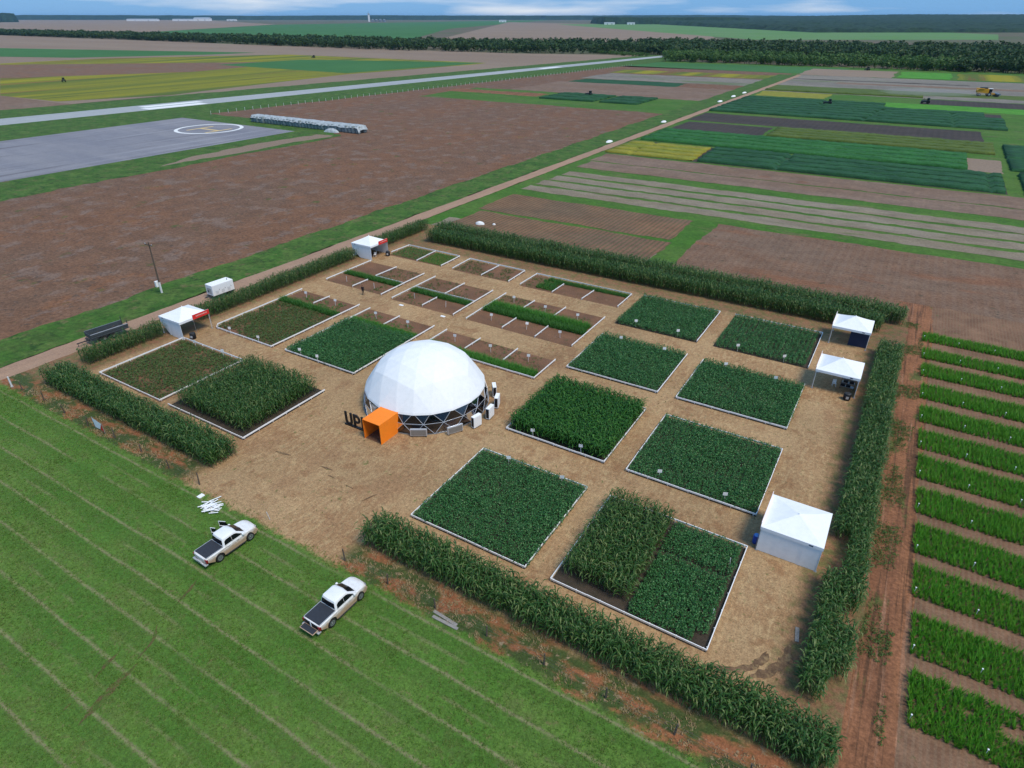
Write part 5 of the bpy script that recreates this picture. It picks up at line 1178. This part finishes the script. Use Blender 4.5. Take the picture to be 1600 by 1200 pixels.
shed(-4020, 7900, 330, 60, 15, 'long white farm shed on the horizon left of the tall white silo store'); shed(-3390, 7950, 170, 70, 24, 'tall white silo store on the far plain'); shed(-3640, 8050, 240, 50, 14, 'low white farm shed between the long shed and the silo store'); shed(-3090, 8000, 100, 40, 12, 'small white farm shed after the tall silo store')
shed(590, 4380, 62, 20, 8, 'white shed before the plantation block, nearer the runway line'); shed(712, 4330, 44, 20, 8, 'white shed before the plantation block, nearer the wooded hill')
shed(1640, 3900, 70, 22, 10, 'pale shed among the far woods'); shed(-80, 6200, 60, 30, 12, 'small white shed far across the pale brown field')
t = empty('grain_tower', (*C(-1320, 6700), 0), cr, 'slim white grain elevator tower on the horizon', 'tower')
MB().box(-7, 7, -7, 7, 0, 58).build('shaft', M['white_paint'], t); MB().box(-9, 9, -9, 9, 58, 66).build('head_house', M['light_metal'], t); MB().tube((0, 0, 66), (0, 0, 84), 1.2).build('mast', M['grey_metal'], t)
for k in range(4): MB().lathe([(14, 0), (14, 16), (3, 22)], 16, 'Z', (32 + 36 * k, 0, 0)).build('silo', M['grey_metal'], t)
# posts along the runway fence
f = empty('runway_fence', (0, 0, 0), 0, 'line of pale posts along the near edge of the runway grass', 'fence'); RP = MB().box(-.06, .06, -.06, .06, 0, 1.6).mesh('post', M['white_post'])
for k in range(95):
    yy = 205 + k * 4.6; xx = rw(yy) + 62 - (yy - 205) * .016; o = bpy.data.objects.new('post', RP); link(o, f); o.location = (xx, yy, -.04)

# ------------------------------------------------------------------ wheel ruts
M['wet_soil'] = field_mat('wet_soil', (.13, .085, .042), (.12, .12, .035), 1.2, speck=((.08, .14, .025), 1.8, .47), fs=5)
M['mud'] = field_mat('mud', (.15, .09, .052), (.22, .135, .075), 1.4, speck=((.30, .20, .10), 2.2, .5), fs=5)
RZ = [.006]
def rut(name, pix, wd, mat, z=.006, world=False):
    P = [Vector(q if world else survey(*q)) for q in pix]; Q = []
    for a_, b2 in zip(P, P[1:]):
        n_ = max(2, int((b2 - a_).length / .35)); Q += [a_.lerp(b2, k / n_) for k in range(n_)]
    Q.append(P[-1]); L_, R_ = [], []
    for i, q in enumerate(Q):
        d = (Q[min(i + 1, len(Q) - 1)] - Q[max(i - 1, 0)]).normalized(); nn = Vector((-d.y, d.x)); k = min(1, min(i, len(Q) - 1 - i) / 3 + .1) * wd / 2
        L_.append(q + nn * k * random.uniform(.5, 1.3)); R_.append(q - nn * k * random.uniform(.5, 1.3))
    RZ[0] += .0025; sheet(name, [tuple(q) for q in L_ + R_[::-1]], RZ[0], mat)
for pix, wd in (([(148, 1060), (168, 1036), (187, 1018)], .5), ([(122, 1134), (160, 1090), (196, 1050)], .45), ([(140, 1118), (188, 1066), (215, 1036)], .35), ([(215, 1030), (240, 1000), (246, 975)], .25), ([(275, 945), (296, 922), (310, 903)], .3), ([(98, 1112), (112, 1098)], .4)): rut('tyre_rut', pix, wd, M['wet_soil'])
for pix, wd in (([(1105, 1040), (1150, 1048), (1180, 1040), (1198, 1018)], .5), ([(1168, 1060), (1205, 1050), (1228, 1030), (1236, 1005)], .7), ([(1188, 1040), (1200, 1022)], 1.2)): rut('mud_rut', pix, wd, M['mud'])
for pix, wd in (([(512, 742), (524, 748)], .35), ([(540, 758), (552, 764)], .3), ([(565, 783), (590, 772)], .35), ([(572, 779), (583, 776)], .3), ([(520, 735), (500, 728)], .3), ([(430, 705), (455, 712)], .3)): rut('mud_rut', pix, wd, M['mud'] if wd > .2 else M['plot_soil'])
# ------------------------------------------------------------------ loose grass and straw in the foreground
n = 92000
X = RNG.uniform(-92, 6, n); Y = RNG.uniform(2, 26.2, n)
a = X * math.cos(YAW) + Y * math.sin(YAW); b_ = -X * math.sin(YAW) + Y * math.cos(YAW)
dep = b_ * math.cos(PITCH) + CAM_H * math.sin(PITCH); upv = b_ * math.sin(PITCH) - CAM_H * math.cos(PITCH)
prob = (.35 + .5 * vnoise(X, Y, .35, 31) + .3 * vnoise(X, Y, 1.3, 33)) * np.clip((26.4 - Y + 1.5 * (vnoise(X, Y, .9, 5) - .5)) / 1.4, 0, 1)
k = (dep > 5) & (np.abs(a / dep) < .9) & (upv / dep > -.68) & (RNG.random(n) < prob)
pos = np.stack([X[k], Y[k], np.zeros(k.sum())], 1); V, F = plants(GRASS, pos, .55, 1.2, .1, .7 + .5 * vnoise(pos[:, 0], pos[:, 1], .35, 8))
stuff('grass', V, F, M['grass_blade'], None, 'short green pasture grass in the foreground', 'grass')
n = 4500; X = RNG.uniform(-88, 5.5, n); Y = RNG.uniform(25.4, 28.6, n); k = vnoise(X, Y, .8, 17) > .45
k &= ~((X > -54) & (X < -33)); pos = np.stack([X[k], Y[k], np.zeros(k.sum())], 1); V, F = plants(GRASS, pos, .8, 1.9, .15); stuff('dry_grass', V, F, M['straw'], None, 'dry straw-coloured grass along the fence line', 'grass')
n = 5200; X = RNG.uniform(-86, 2, n); Y = RNG.uniform(27, 99, n); k = (vnoise(X, Y, .33, 71) + .3 * vnoise(X, Y, 1.3, 7) > .86); pos = np.stack([X[k], Y[k], np.zeros(k.sum())], 1)
V, F = plants(GRASS, pos, .5, 1.2, .15); stuff('lane_weeds', V, F, M['weed'], None, 'scattered small weeds on the straw lanes', 'weeds')
n = 7500; X = RNG.uniform(5.6, 8.4, n); Y = RNG.uniform(26, 108, n); k = (vnoise(X * 2.2, Y, .3, 13) + RNG.uniform(-.2, .2, n) > .55); pos = np.stack([X[k], Y[k], np.zeros(k.sum())], 1)
V, F = plants(WEED, pos, .4, 1.1, .1); stuff('track_weeds', V, F, M['weed'], None, 'green weeds between the ruts of the red dirt track', 'weeds')

# ------------------------------------------------------------------ air
t = bpy.data.materials.new('haze_air'); t.use_nodes = True; q = t.node_tree; q.nodes.clear(); o_ = q.nodes.new('ShaderNodeOutputMaterial'); pv = q.nodes.new('ShaderNodeVolumePrincipled')
pv.inputs['Color'].default_value = (.35, .66, 1, 1); pv.inputs['Density'].default_value = 2.8e-5; q.links.new(pv.outputs[0], o_.inputs['Volume'])
hb = MB().box(-36000, 36000, -36000, 36000, -3.0, 92).build('haze', t); tag(hb, kind='stuff')

dm = bpy.data.materials.new('dust_air'); dm.use_nodes = True; q = dm.node_tree; q.nodes.clear(); o_ = q.nodes.new('ShaderNodeOutputMaterial'); pv = q.nodes.new('ShaderNodeVolumePrincipled')
pv.inputs['Color'].default_value = (.85, .82, .78, 1); pv.inputs['Density'].default_value = .035; q.links.new(pv.outputs[0], o_.inputs['Volume'])
x, y = survey(1455, 150); mb = MB(); mb.lathe([(.05, -30), (3.2, -22), (4.2, -6), (3.4, 12), (2.0, 24), (.05, 32)], 14, 'X'); dc = mb.build('dust_cloud', dm, None, True); dc.location = (x, y, 2.0); dc.rotation_euler = (0, 0, R(12)); dc.scale = (1, 1.6, .55)
tag(dc, 'thin grey dust trailing behind the yellow combine harvester', 'dust', None, 'stuff')
